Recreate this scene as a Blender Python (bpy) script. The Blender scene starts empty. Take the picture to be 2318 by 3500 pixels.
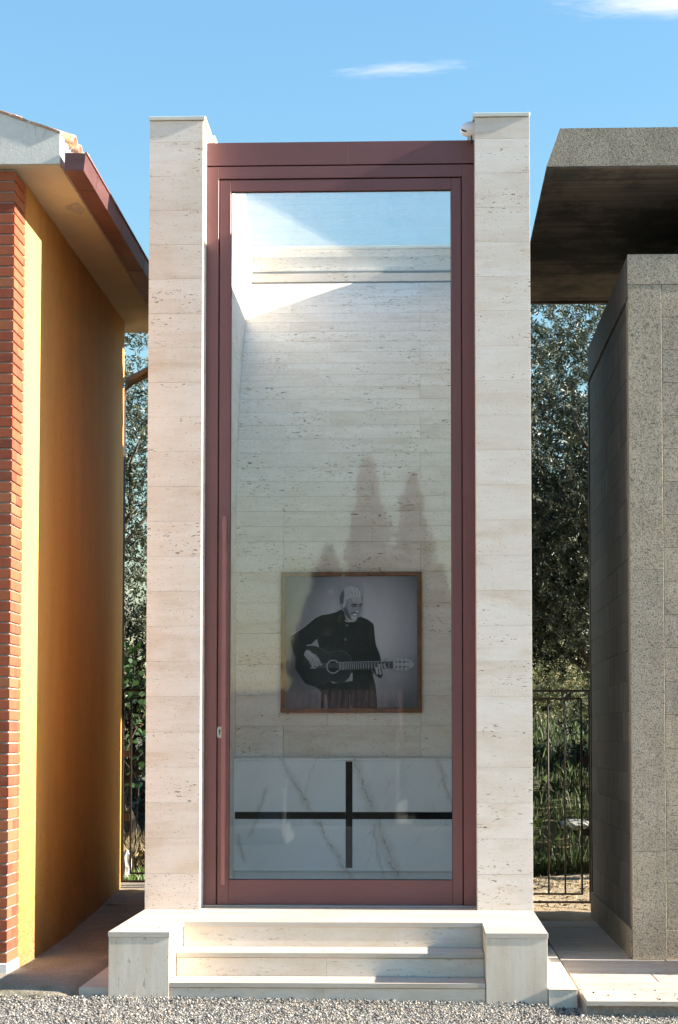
import bpy, bmesh, math, random
import numpy as np
from mathutils import Vector, Matrix
from mathutils.geometry import tessellate_polygon

random.seed(7)
RNG = np.random.default_rng(11)
sc = bpy.context.scene
COL = sc.collection

# ------------------------------------------------------------------ camera
cam_d = bpy.data.cameras.new('camera')
cam = bpy.data.objects.new('camera', cam_d)
COL.objects.link(cam)
sc.camera = cam
cam.location = (1.8897, -11.8871, 1.5751)
cam.rotation_euler = (math.pi / 2 + 0.0519, 0, 0.0319)
cam_d.sensor_fit = 'VERTICAL'
cam_d.sensor_height = 36.0
cam_d.sensor_width = 36.0
cam_d.lens = 5954.63 / 3500 * 36
cam_d.shift_x = -(1252.23 - 1159) / 3500
cam_d.shift_y = (2218.38 - 1750) / 3500
cam_d.clip_start = 0.1
cam_d.clip_end = 3000

# ------------------------------------------------------------------ sun, sky, exposure
SUN_TO = Vector((1.0, -0.04, 0.45)).normalized()      # direction towards the sun
SUN_EL = math.asin(SUN_TO.z)
sun_d = bpy.data.lights.new('sun', 'SUN')
sun_d.energy = 3.6
sun_d.angle = math.radians(0.53)
sun_d.color = (1.0, 0.93, 0.82)
sun = bpy.data.objects.new('sun', sun_d)
COL.objects.link(sun)
sun.rotation_euler = (-SUN_TO).to_track_quat('-Z', 'Y').to_euler()
sun.location = (20, -6, 12)

world = bpy.data.worlds.new('World')
sc.world = world
world.use_nodes = True
wn, wl = world.node_tree.nodes, world.node_tree.links
wn.clear()
w_out = wn.new('ShaderNodeOutputWorld')
w_bg = wn.new('ShaderNodeBackground')
w_bg.inputs['Strength'].default_value = 0.0515
w_sky = wn.new('ShaderNodeTexSky')
w_sky.sky_type = 'NISHITA'
w_sky.sun_disc = False
w_sky.sun_elevation = SUN_EL
w_sky.sun_rotation = math.atan2(SUN_TO.x, SUN_TO.y)
w_sky.altitude = 100
w_sky.air_density = 2.3
w_sky.dust_density = 0.3
w_sky.ozone_density = 9.5
wl.new(w_bg.outputs[0], w_out.inputs['Surface'])


def wmath(op, a, b=None, c=None):
    n = wn.new('ShaderNodeMath')
    n.operation = op
    for i, v in enumerate((a, b, c)):
        if v is None:
            continue
        if isinstance(v, (int, float)):
            n.inputs[i].default_value = v
        else:
            wl.new(v, n.inputs[i])
    return n.outputs[0]


w_tc = wn.new('ShaderNodeTexCoord')
w_sep = wn.new('ShaderNodeSeparateXYZ')
wl.new(w_tc.outputs['Generated'], w_sep.inputs[0])
# flatten the dome: direction -> point on a high cloud sheet
w_h = wmath('MAXIMUM', w_sep.outputs[2], 0.04)
w_u = wmath('DIVIDE', w_sep.outputs[0], w_h)
w_v = wmath('DIVIDE', w_sep.outputs[1], w_h)
w_cmb = wn.new('ShaderNodeCombineXYZ')
wl.new(w_u, w_cmb.inputs[0])
wl.new(w_v, w_cmb.inputs[1])


def wisp(u0, v0, su, sv, tilt, seed, amount):
    """one thin cirrus wisp at sheet position (u0, v0)"""
    mp = wn.new('ShaderNodeMapping')
    mp.vector_type = 'TEXTURE'
    mp.inputs['Location'].default_value = (u0, v0, 0)
    mp.inputs['Rotation'].default_value = (0, 0, tilt)
    mp.inputs['Scale'].default_value = (su, sv, 1)
    wl.new(w_cmb.outputs[0], mp.inputs[0])
    nz = wn.new('ShaderNodeTexNoise')
    nz.inputs['Scale'].default_value = 2.2
    nz.inputs['Detail'].default_value = 8
    nz.inputs['Roughness'].default_value = 0.62
    nz.inputs['Distortion'].default_value = 0.9
    off = wn.new('ShaderNodeVectorMath')
    off.operation = 'ADD'
    off.inputs[1].default_value = (seed, seed * 1.7, 0)
    wl.new(mp.outputs[0], off.inputs[0])
    wl.new(off.outputs[0], nz.inputs['Vector'])
    ln = wn.new('ShaderNodeVectorMath')
    ln.operation = 'LENGTH'
    wl.new(mp.outputs[0], ln.inputs[0])
    fall = wmath('SUBTRACT', 1.0, ln.outputs['Value'])
    d = wmath('ADD', wmath('MULTIPLY', fall, 0.9), wmath('SUBTRACT', nz.outputs['Fac'], 0.55))
    mr = wn.new('ShaderNodeMapRange')
    mr.interpolation_type = 'SMOOTHSTEP'
    mr.inputs['From Min'].default_value = 0.15
    mr.inputs['From Max'].default_value = 0.95
    mr.inputs['To Max'].default_value = amount
    wl.new(d, mr.inputs['Value'])
    return mr.outputs[0]


wisps = [wisp(-0.030, 2.555, 0.145, 0.05, -0.16, 5.3, 0.42),
         wisp(0.36, 2.33, 0.27, 0.10, 0.05, 8.4, 0.75),
         wisp(-1.9, 3.4, 0.7, 0.3, 0.4, 12.0, 0.6),
         wisp(2.6, 1.2, 0.9, 0.4, -0.2, 17.0, 0.6),
         wisp(-1.2, -2.0, 0.9, 0.35, 0.3, 21.0, 0.6),
         wisp(1.4, -3.1, 1.1, 0.4, -0.1, 27.0, 0.6)]
acc = wisps[0]
for w_ in wisps[1:]:
    acc = wmath('MAXIMUM', acc, w_)
w_mix = wn.new('ShaderNodeMix')
w_mix.data_type = 'RGBA'
w_mix.inputs['B'].default_value = (4.6, 4.5, 4.75, 1)
wl.new(acc, w_mix.inputs['Factor'])
wl.new(w_sky.outputs[0], w_mix.inputs['A'])
wl.new(w_mix.outputs['Result'], w_bg.inputs['Color'])

sc.view_settings.view_transform = 'Standard'
sc.view_settings.look = 'None'
sc.view_settings.gamma = 1
sc.view_settings.exposure = 2.45
try:
    sc.view_settings.use_curve_mapping = False
except Exception:
    pass
sc.cycles.max_bounces = 10
sc.cycles.diffuse_bounces = 8
sc.cycles.glossy_bounces = 4
sc.cycles.use_adaptive_sampling = True
sc.cycles.adaptive_threshold = 0.02
sc.cycles.transparent_max_bounces = 24
sc.cycles.use_denoising = True

# ------------------------------------------------------------------ material helpers


class M:
    """small wrapper for building a node material"""

    def __init__(self, name, rough=0.7, metal=0.0, spec=0.5):
        self.m = bpy.data.materials.new(name)
        self.m.use_nodes = True
        self.n = self.m.node_tree.nodes
        self.l = self.m.node_tree.links
        self.b = self.n['Principled BSDF']
        self.b.inputs['Roughness'].default_value = rough
        self.b.inputs['Metallic'].default_value = metal
        self.b.inputs['Specular IOR Level'].default_value = spec

    def node(self, t, **kw):
        n = self.n.new(t)
        for k, v in kw.items():
            setattr(n, k, v)
        return n

    def put(self, sock, v):
        if isinstance(v, bpy.types.NodeSocket):
            self.l.new(v, sock)
        else:
            sock.default_value = v

    def math(self, op, a, b=0.0, clamp=False):
        n = self.node('ShaderNodeMath', operation=op, use_clamp=clamp)
        self.put(n.inputs[0], a)
        self.put(n.inputs[1], b)
        return n.outputs[0]

    def pos(self, jitter=0.0):
        g = self.node('ShaderNodeNewGeometry')
        if not jitter:
            return g.outputs['Position']
        oi = self.node('ShaderNodeObjectInfo')
        v = self.node('ShaderNodeVectorMath', operation='SCALE')
        v.inputs[0].default_value = (3.1 * jitter, 5.3 * jitter, 7.9 * jitter)
        self.l.new(oi.outputs['Random'], v.inputs['Scale'])
        a = self.node('ShaderNodeVectorMath', operation='ADD')
        self.l.new(g.outputs['Position'], a.inputs[0])
        self.l.new(v.outputs[0], a.inputs[1])
        return a.outputs[0]

    def scale(self, vec, s, rot=(0, 0, 0)):
        mp = self.node('ShaderNodeMapping')
        mp.inputs['Scale'].default_value = s
        mp.inputs['Rotation'].default_value = rot
        self.l.new(vec, mp.inputs[0])
        return mp.outputs[0]

    def noise(self, vec, scale, detail=4, rough=0.55, dist=0.0):
        n = self.node('ShaderNodeTexNoise')
        self.l.new(vec, n.inputs['Vector'])
        n.inputs['Scale'].default_value = scale
        n.inputs['Detail'].default_value = detail
        n.inputs['Roughness'].default_value = rough
        n.inputs['Distortion'].default_value = dist
        return n.outputs['Fac']

    def voro(self, vec, scale, feature='F1', out='Distance'):
        n = self.node('ShaderNodeTexVoronoi', feature=feature)
        self.l.new(vec, n.inputs['Vector'])
        n.inputs['Scale'].default_value = scale
        return n.outputs[out]

    def ramp(self, fac, stops, interp='LINEAR'):
        n = self.node('ShaderNodeValToRGB')
        n.color_ramp.interpolation = interp
        e = n.color_ramp.elements
        while len(e) < len(stops):
            e.new(0.5)
        for i, (p, c) in enumerate(stops):
            e[i].position = p
            e[i].color = (*c, 1) if len(c) == 3 else c
        self.l.new(fac, n.inputs[0])
        return n.outputs[0]

    def band(self, v, lo, hi, t0=0.0, t1=1.0):
        n = self.node('ShaderNodeMapRange', interpolation_type='SMOOTHSTEP')
        self.l.new(v, n.inputs['Value'])
        n.inputs['From Min'].default_value = lo
        n.inputs['From Max'].default_value = hi
        n.inputs['To Min'].default_value = t0
        n.inputs['To Max'].default_value = t1
        return n.outputs[0]

    def mix(self, fac, a, b, mode='MIX'):
        n = self.node('ShaderNodeMix', data_type='RGBA', blend_type=mode)
        self.put(n.inputs['Factor'], fac)
        for k, v in (('A', a), ('B', b)):
            if isinstance(v, tuple) and len(v) == 3:
                v = (*v, 1)
            self.put(n.inputs[k], v)
        return n.outputs['Result']

    def rand(self):
        return self.node('ShaderNodeObjectInfo').outputs['Random']

    def island(self):
        return self.node('ShaderNodeNewGeometry').outputs['Random Per Island']

    def sep(self, vec):
        n = self.node('ShaderNodeSeparateXYZ')
        self.l.new(vec, n.inputs[0])
        return n.outputs

    def color(self, c):
        if isinstance(c, tuple) and len(c) == 3:
            c = (*c, 1)
        self.put(self.b.inputs['Base Color'], c)
        return self

    def bump(self, h, strength=0.3, dist=0.002):
        n = self.node('ShaderNodeBump')
        n.inputs['Strength'].default_value = strength
        n.inputs['Distance'].default_value = dist
        self.l.new(h, n.inputs['Height'])
        self.l.new(n.outputs[0], self.b.inputs['Normal'])
        return self


MAT = {}


def travertine(name, sc_=(1.3, 1.3, 8.0), pits=(24, 24, 85), rough=0.62, light=1.0, pit_amt=1.0, warm=0.0, jit=1.0):
    m = M(name, rough)
    p = m.pos(jit)
    band = m.noise(m.scale(p, sc_), 1.0, 7, 0.6, 0.7)
    cloud = m.noise(p, 4.2, 4, 0.55, 0.4)
    fine = m.noise(m.scale(p, tuple(4.2 * s for s in sc_)), 1.6, 4, 0.6)
    k = light
    base = m.ramp(band, [(0.26, (0.535 * k, (0.445 - .012 * warm) * k, (0.355 - .03 * warm) * k)),
                         (0.42, (0.625 * k, (0.548 - .012 * warm) * k, (0.475 - .03 * warm) * k)),
                         (0.54, (0.67 * k, (0.612 - .012 * warm) * k, (0.555 - .03 * warm) * k)),
                         (0.72, (0.71 * k, (0.665 - .012 * warm) * k, (0.625 - .03 * warm) * k))])
    base = m.mix(m.band(cloud, 0.35, 0.7, 0.0, 0.5), base, (0.71 * k, (0.665 - .013 * warm) * k, (0.63 - .035 * warm) * k))
    base = m.mix(m.band(fine, 0.35, 0.8, 0.0, 0.18), base, (0.46 * k, 0.37 * k, 0.27 * k))
    tone = m.ramp(m.rand(), [(0.0, (0.96, 0.925, 0.87)), (0.25, (1.02, 1.00, 0.965)), (0.6, (1.01, 0.985, 0.95)), (1.0, (1.05, 1.035, 1.005))])
    base = m.mix(1.0, base, tone, 'MULTIPLY')
    pn = m.noise(m.scale(p, pits), 1.0, 3, 0.65, 0.5)
    patch = m.math('ADD', m.noise(m.scale(p, (2.2, 2.2, 7)), 1.0, 3, 0.5), m.math('MULTIPLY', m.math('SUBTRACT', m.rand(), 0.5), 0.16))
    pit = m.math('MULTIPLY', m.band(pn, 0.605, 0.645), m.band(patch, 0.48, 0.60))
    pit2 = m.math('MULTIPLY', m.band(m.noise(m.scale(p, tuple(2.3 * q for q in pits)), 1.0, 2, 0.5), 0.655, 0.70), 0.7)
    pit = m.math('MULTIPLY', m.math('MAXIMUM', pit, pit2), pit_amt)
    m.color(m.mix(pit, base, (0.165, 0.105, 0.06)))
    h = m.math('SUBTRACT', m.math('MULTIPLY', fine, 0.15), pit)
    m.bump(h, 0.5, 0.004)
    MAT[name] = m.m
    return m.m


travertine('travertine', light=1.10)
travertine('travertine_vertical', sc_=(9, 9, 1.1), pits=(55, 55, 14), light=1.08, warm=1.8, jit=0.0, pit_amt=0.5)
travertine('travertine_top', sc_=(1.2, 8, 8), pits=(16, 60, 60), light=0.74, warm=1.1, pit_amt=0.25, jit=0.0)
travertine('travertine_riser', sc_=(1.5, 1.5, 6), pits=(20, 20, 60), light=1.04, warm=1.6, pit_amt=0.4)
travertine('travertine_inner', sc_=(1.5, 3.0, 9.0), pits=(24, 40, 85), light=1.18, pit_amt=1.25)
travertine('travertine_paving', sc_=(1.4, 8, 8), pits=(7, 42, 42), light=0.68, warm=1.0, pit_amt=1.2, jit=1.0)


def plain(name, col, rough=0.6, metal=0.0, nscale=0, amt=0.15, bump=0.0, spec=0.5, jit=0.0):
    m = M(name, rough, metal, spec)
    if nscale:
        nz = m.noise(m.pos(jit), nscale, 5, 0.6)
        dk = tuple(c * (1 - amt) for c in col)
        lt = tuple(min(1, c * (1 + amt)) for c in col)
        m.color(m.ramp(nz, [(0.3, dk), (0.7, lt)]))
        if bump:
            m.bump(nz, bump, 0.003)
    else:
        m.color(col)
    MAT[name] = m.m
    return m.m


plain('frame_metal', (0.178, 0.074, 0.073), 0.42, 0.2, 3.0, 0.06)
plain('handle_metal', (0.26, 0.115, 0.105), 0.36, 0.2, 6.0, 0.05)
plain('gasket', (0.012, 0.012, 0.013), 0.6)
plain('cap_metal', (0.60, 0.61, 0.55), 0.4, 0.1, 5, 0.04)
plain('steel', (0.55, 0.54, 0.52), 0.3, 0.9)
plain('steel_dark', (0.09, 0.085, 0.08), 0.4, 0.5)
plain('white_plastic', (0.78, 0.77, 0.79), 0.35)
plain('black_gloss', (0.004, 0.004, 0.005), 0.5, spec=0.15)
plain('mortar', (0.30, 0.27, 0.24), 0.9, 0, 40, 0.25, 0.4)
plain('iron', (0.030, 0.017, 0.014), 0.55, 0.3, 30, 0.4)
plain('wood_core', (0.2, 0.1, 0.05), 0.6)
plain('black_rubber', (0.01, 0.01, 0.01), 0.7)
plain('bark', (0.10, 0.085, 0.065), 0.9, 0, 14, 0.4, 0.6)
plain('twig', (0.30, 0.26, 0.21), 0.85, 0, 20, 0.3)
plain('rock', (0.48, 0.46, 0.42), 0.9, 0, 9, 0.35, 0.7)
plain('dark_core', (0.05, 0.047, 0.045), 0.9, 0, 3, 0.3)
plain('grave_marble', (0.17, 0.17, 0.165), 0.4, 0, 4, 0.1)
plain('asphalt', (0.028, 0.027, 0.026), 0.95, 0, 60, 0.4)  # near black so the added road leaves the glass reflection dark
plain('house_stucco', (0.13, 0.10, 0.065), 0.9, 0, 4, 0.12)

# wood of the picture frame
m = M('frame_wood', 0.42)
p = m.pos()
g = m.noise(m.scale(p, (18, 18, 18)), 1.0, 4, 0.6, 1.2)
m.color(m.ramp(g, [(0.3, (0.115, 0.042, 0.015)), (0.7, (0.24, 0.095, 0.038))]))
MAT['frame_wood'] = m.m

# pale marble with branching veins running down to the right
m = M('marble', 0.25)
p = m.pos()
pr = m.scale(p, (1, 1, 1), (0, math.radians(-28), 0))
wob = m.noise(p, 3.0, 6, 0.6)
base = m.ramp(m.noise(m.scale(pr, (2.4, 2.4, 0.8)), 1.0, 5, 0.6, 0.5), [(0.3, (0.74, 0.735, 0.71)), (0.7, (0.86, 0.86, 0.85))])
for s_, thr, sd, wgt in ((1.3, 0.004, 9.0, 0.35),):
    q = m.node('ShaderNodeVectorMath', operation='ADD')
    q.inputs[1].default_value = (sd, sd, sd)
    m.l.new(m.scale(pr, (2.6 * s_, 2.6 * s_, 0.55 * s_)), q.inputs[0])
    v = m.noise(q.outputs[0], 1.0, 6, 0.55, 0.6)
    line = m.band(m.math('ABSOLUTE', m.math('SUBTRACT', v, 0.5)), 0.0, thr, 1.0, 0.0)
    gate = m.band(m.noise(q.outputs[0], 0.6, 2), 0.50, 0.60)
    base = m.mix(m.math('MULTIPLY', m.math('MULTIPLY', line, gate), wgt), base, (0.22, 0.17, 0.13))
px_, _, pz_ = m.sep(p)[:3]
for x0, z0, kx, zlo, zhi, amp, wd in ((0.80, 1.42, 0.58, 0.3, 1.6, 0.16, 0.006), (1.375, 1.38, 0.37, 0.3, 1.6, 0.18, 0.009), (0.68, 1.20, -0.36, 0.80, 1.22, 0.12, 0.004),
                                      (0.45, 0.86, 0.25, 0.60, 0.86, 0.1, 0.004), (2.02, 1.40, 0.28, 0.75, 1.5, 0.14, 0.004), (1.50, 0.95, 0.2, 0.5, 0.95, 0.15, 0.003)):
    n1 = m.math('MULTIPLY', m.math('SUBTRACT', m.noise(m.scale(p, (1, 1, 1.0)), 9.0 + x0, 8, 0.72), 0.5), amp)
    dx = m.math('ADD', m.math('SUBTRACT', px_, x0), n1)
    dx = m.math('SUBTRACT', dx, m.math('MULTIPLY', m.math('SUBTRACT', z0, pz_), kx))
    ad = m.math('ABSOLUTE', dx)
    rng_ = m.math('MULTIPLY', m.band(pz_, zlo, zlo + 0.05), m.band(pz_, zhi - 0.05, zhi, 1.0, 0.0))
    base = m.mix(m.math('MULTIPLY', m.band(ad, 0.0, wd * 9, 0.35, 0.0), rng_), base, (0.46, 0.42, 0.35))
    base = m.mix(m.math('MULTIPLY', m.math('MULTIPLY', m.band(ad, 0.0, wd * 0.6, 0.9, 0.0), m.band(m.noise(p, 13, 3), 0.38, 0.55)), rng_), base, (0.12, 0.085, 0.06))
m.color(base)
MAT['marble'] = m.m

# glass: clear pane with real Fresnel reflection on each face
for gname, gi in (('glass', 1.49), ('roof_glass', 1.42)):
    m = M(gname)
    m.n.remove(m.b)
    out = [n for n in m.n if n.type == 'OUTPUT_MATERIAL'][0]
    geo = m.node('ShaderNodeNewGeometry')
    ior = m.node('ShaderNodeMapRange')
    ior.inputs['To Min'].default_value = gi
    ior.inputs['To Max'].default_value = 1 / gi
    m.l.new(geo.outputs['Backfacing'], ior.inputs['Value'])
    fr = m.node('ShaderNodeFresnel')
    m.l.new(ior.outputs[0], fr.inputs['IOR'])
    tr = m.node('ShaderNodeBsdfTransparent')
    tr.inputs[0].default_value = (0.988, 0.994, 0.992, 1)
    gl = m.node('ShaderNodeBsdfGlossy')
    gl.inputs['Roughness'].default_value = 0.026 if gname == 'glass' else 0.0
    gl.inputs['Color'].default_value = (1, 1, 1, 1)
    mx = m.node('ShaderNodeMixShader')
    m.l.new(fr.outputs[0], mx.inputs[0])
    m.l.new(tr.outputs[0], mx.inputs[1])
    m.l.new(gl.outputs[0], mx.inputs[2])
    m.l.new(mx.outputs[0], out.inputs['Surface'])
    MAT[gname] = m.m

# yellow plaster with scratches and runs
m = M('yellow_plaster', 0.85)
p = m.pos()
blot = m.noise(m.scale(p, (3, 3, 0.6)), 1.0, 5, 0.6)
base = m.ramp(blot, [(0.3, (0.62, 0.325, 0.082)), (0.7, (0.72, 0.395, 0.112))])
run = m.math('MULTIPLY', m.band(m.noise(m.scale(p, (60, 60, 4)), 1.0, 3, 0.6), 0.62, 0.70),
             m.band(m.noise(m.scale(p, (2, 2, 1.2)), 1.0, 3), 0.46, 0.6))
base = m.mix(m.math('MULTIPLY', run, 0.7), base, (0.20, 0.115, 0.05))
spk = m.math('MULTIPLY', m.band(m.noise(m.scale(p, (70, 70, 38)), 1.0, 3, 0.6), 0.66, 0.70), m.band(m.noise(m.scale(p, (1.5, 1.5, 1)), 1.0, 3), 0.45, 0.62))
base = m.mix(m.math('MULTIPLY', spk, 0.8), base, (0.13, 0.075, 0.035))
zz = m.sep(p)[2]
low = m.band(m.math('ADD', zz, m.math('MULTIPLY', blot, 0.4)), 0.22, 0.80, 0.6, 0.0)
base = m.mix(m.math('MULTIPLY', low, m.band(m.noise(p, 7, 5, 0.7), 0.35, 0.6)), base, (0.50, 0.36, 0.19))
m.color(base)
m.bump(m.math('ADD', m.noise(p, 55, 5, 0.6), m.math('MULTIPLY', m.noise(p, 9, 4), 2.5)), 0.8, 0.006)
MAT['yellow_plaster'] = m.m

# soffit: greyish cream render
m = M('soffit_render', 0.9)
p = m.pos()
m.color(m.ramp(m.noise(p, 3.0, 6, 0.65), [(0.3, (0.38, 0.315, 0.215)), (0.7, (0.45, 0.385, 0.28))]))
m.bump(m.noise(p, 60, 4), 0.2, 0.002)
MAT['soffit_render'] = m.m

m = M('fascia_concrete', 0.9)
p = m.pos()
st = m.noise(m.scale(p, (6, 6, 6)), 1.0, 8, 0.7)
base = m.ramp(st, [(0.28, (0.46, 0.43, 0.385)), (0.45, (0.68, 0.645, 0.59)), (0.7, (0.77, 0.735, 0.68))])
crk = m.band(m.math('ABSOLUTE', m.math('SUBTRACT', m.noise(m.scale(p, (2.2, 2.2, 0.7)), 1.0, 6, 0.6), 0.5)), 0.0, 0.006, 0.45, 0.0)
base = m.mix(crk, base, (0.26, 0.25, 0.24))
m.color(base)
m.bump(m.noise(p, 70, 4, 0.7), 0.5, 0.004)
MAT['fascia_concrete'] = m.m

# brick: each brick its own tone
m = M('brick', 0.85)
p = m.pos(1.0)
tone = m.ramp(m.rand(), [(0.0, (0.16, 0.035, 0.016)), (0.12, (0.24, 0.05, 0.02)), (0.35, (0.30, 0.060, 0.022)), (0.7, (0.34, 0.082, 0.03)), (1.0, (0.32, 0.11, 0.047))])
mott = m.noise(m.scale(p, (9, 9, 14)), 1.0, 6, 0.65)
base = m.mix(m.band(mott, 0.35, 0.7, 0.0, 0.5), tone, (0.31, 0.105, 0.043))
base = m.mix(m.band(m.noise(p, 60, 3), 0.62, 0.72, 0, 0.6), base, (0.17, 0.075, 0.045))
m.color(base)
m.bump(m.noise(p, 80, 5, 0.65), 0.5, 0.003)
MAT['brick'] = m.m

# terracotta roof tile with yellow lichen
m = M('roof_tile', 0.9)
p = m.pos(0.6)
base = m.ramp(m.noise(p, 7, 5, 0.6), [(0.3, (0.22, 0.12, 0.08)), (0.7, (0.40, 0.24, 0.17))])
lich = m.band(m.noise(p, 14, 6, 0.75), 0.53, 0.60, 0.0, 0.85)
base = m.mix(lich, base, (0.40, 0.235, 0.03))
base = m.mix(m.band(m.noise(p, 19, 4, 0.7), 0.56, 0.62), base, (0.46, 0.45, 0.42))
m.color(base)
m.bump(m.noise(p, 50, 4), 0.5, 0.004)
MAT['roof_tile'] = m.m

m = M('plain_tile', 0.9)
p = m.pos(1.0)
m.color(m.ramp(m.rand(), [(0.0, (0.04, 0.017, 0.012)), (0.5, (0.10, 0.04, 0.024)), (1.0, (0.19, 0.085, 0.05))]))
MAT['plain_tile'] = m.m

m = M('far_tile', 0.9)
m.color(m.ramp(m.island(), [(0.0, (0.012, 0.005, 0.003)), (0.5, (0.035, 0.013, 0.008)), (1.0, (0.075, 0.03, 0.018))]))
MAT['far_tile'] = m.m

# painted copper-brown gutter
m = M('gutter_metal', 0.45, 0.35)
p = m.pos()
m.color(m.ramp(m.noise(m.scale(p, (6, 3, 20)), 1.0, 5, 0.65), [(0.3, (0.125, 0.052, 0.048)), (0.7, (0.18, 0.082, 0.076))]))
MAT['gutter_metal'] = m.m

# granite-like stone (peperino): warm grey with dark flecks and blotches


def peperino(name, k=1.0, jit=0.6, tint=(1, 1, 1)):
    m = M(name, 0.8)
    p = m.pos(jit)
    base = m.ramp(m.noise(p, 3.5, 4, 0.6), [(0.3, tuple(c * k * t for c, t in zip((0.36, 0.305, 0.225), tint))),
                                             (0.7, tuple(c * k * t for c, t in zip((0.48, 0.41, 0.315), tint)))])
    blot = m.band(m.noise(p, 26, 4, 0.75, 0.3), 0.56, 0.66)
    base = m.mix(m.math('MULTIPLY', blot, 0.6), base, (0.10 * k, 0.096 * k, 0.10 * k))
    fl = m.band(m.noise(p, 98, 5, 0.9), 0.515, 0.57)
    base = m.mix(m.math('MULTIPLY', fl, 0.92), base, (0.045 * k, 0.04 * k, 0.034 * k))
    base = m.mix(1.0, base, m.ramp(m.rand(), [(0, (0.88, 0.88, 0.89)), (1, (1.06, 1.04, 1.0))]), 'MULTIPLY')
    run = m.band(m.noise(m.scale(p, (7, 7, 0.5)), 1.0, 4, 0.6), 0.55, 0.75, 0, 0.35)
    base = m.mix(run, base, (0.12 * k, 0.11 * k, 0.09 * k))
    wf = m.band(m.noise(m.scale(p, (1.1, 1.1, 1.1)), 95, 2, 0.5), 0.64, 0.69)
    base = m.mix(m.math('MULTIPLY', wf, 0.7), base, (0.50 * k, 0.48 * k, 0.43 * k))
    m.color(base)
    m.bump(m.noise(p, 70, 3), 0.4, 0.003)
    MAT[name] = m.m


peperino('peperino')
peperino('peperino_dark', 0.62)

# side cladding: dark weathered stone with rain streaks
m = M('dark_cladding', 0.7)
p = m.pos(1.0)
st = m.noise(m.scale(p, (9, 9, 0.7)), 1.0, 5, 0.6)
base = m.ramp(st, [(0.3, (0.050, 0.047, 0.044)), (0.6, (0.085, 0.080, 0.074)), (0.8, (0.15, 0.15, 0.15))])
tone = m.ramp(m.rand(), [(0, (0.75, 0.75, 0.78)), (1, (1.15, 1.13, 1.1))])
m.color(m.mix(1.0, base, tone, 'MULTIPLY'))
MAT['dark_cladding'] = m.m

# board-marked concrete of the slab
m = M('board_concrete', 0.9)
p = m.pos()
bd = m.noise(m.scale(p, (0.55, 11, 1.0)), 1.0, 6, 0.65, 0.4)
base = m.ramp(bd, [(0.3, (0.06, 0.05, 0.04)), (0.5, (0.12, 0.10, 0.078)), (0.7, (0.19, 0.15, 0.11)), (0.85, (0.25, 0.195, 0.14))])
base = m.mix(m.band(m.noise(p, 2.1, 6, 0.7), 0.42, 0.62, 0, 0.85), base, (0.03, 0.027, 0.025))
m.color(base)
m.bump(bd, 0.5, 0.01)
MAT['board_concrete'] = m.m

# aggregate concrete path
m = M('path_concrete', 0.95)
p = m.pos()
base = m.ramp(m.noise(p, 3.0, 6, 0.65), [(0.3, (0.20, 0.165, 0.12)), (0.7, (0.31, 0.265, 0.205))])
base = m.mix(m.band(m.noise(p, 95, 2), 0.62, 0.68), base, (0.50, 0.46, 0.40))
base = m.mix(m.band(m.noise(p, 70, 2), 0.62, 0.70), base, (0.09, 0.075, 0.06))
py = m.sep(p)[1]
moss = m.math('MULTIPLY', m.band(py, -1.50, -1.15, 1.0, 0.0), m.band(m.noise(p, 9, 5, 0.7), 0.44, 0.6))
base = m.mix(m.math('MULTIPLY', moss, 0.75), base, (0.085, 0.085, 0.035))
m.color(base)
m.bump(m.noise(p, 90, 4, 0.7), 0.8, 0.008)
MAT['path_concrete'] = m.m

# gravel ground and stones
m = M('ground_gravel', 0.95)
p = m.pos()
v = m.voro(p, 75, 'F1', 'Color')
g = m.sep(v)[0]
base = m.ramp(g, [(0.0, (0.10, 0.09, 0.078)), (0.5, (0.24, 0.225, 0.20)), (1.0, (0.40, 0.385, 0.35))])
base = m.mix(m.band(m.noise(p, 0.9, 5, 0.6), 0.45, 0.65, 0.0, 0.55), base, (0.40, 0.33, 0.23))
m.color(base)
m.bump(m.voro(p, 75), 0.9, 0.01)
MAT['ground_gravel'] = m.m

m = M('gravel_stone', 0.85)
isl = m.island()
m.color(m.ramp(isl, [(0.0, (0.035, 0.033, 0.03)), (0.3, (0.115, 0.11, 0.10)), (0.6, (0.225, 0.213, 0.195)), (0.85, (0.41, 0.395, 0.365)), (0.95, (0.34, 0.23, 0.14)), (1.0, (0.50, 0.45, 0.37))]))
MAT['gravel_stone'] = m.m

m = M('dirt', 0.95)
p = m.pos()
base = m.ramp(m.noise(p, 2.2, 7, 0.7), [(0.3, (0.23, 0.165, 0.10)), (0.55, (0.37, 0.28, 0.175)), (0.75, (0.47, 0.375, 0.25))])
base = m.mix(m.band(m.noise(p, 26, 4, 0.7), 0.58, 0.68, 0, 0.7), base, (0.15, 0.105, 0.06))
yy = m.sep(p)[1]
base = m.mix(m.band(m.math('ADD', yy, m.math('MULTIPLY', m.noise(p, 1.1, 4), 1.2)), 7.6, 8.4), base, (0.075, 0.075, 0.028))
m.color(base)
m.bump(m.noise(p, 22, 6, 0.7), 0.8, 0.03)
MAT['dirt'] = m.m


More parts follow.
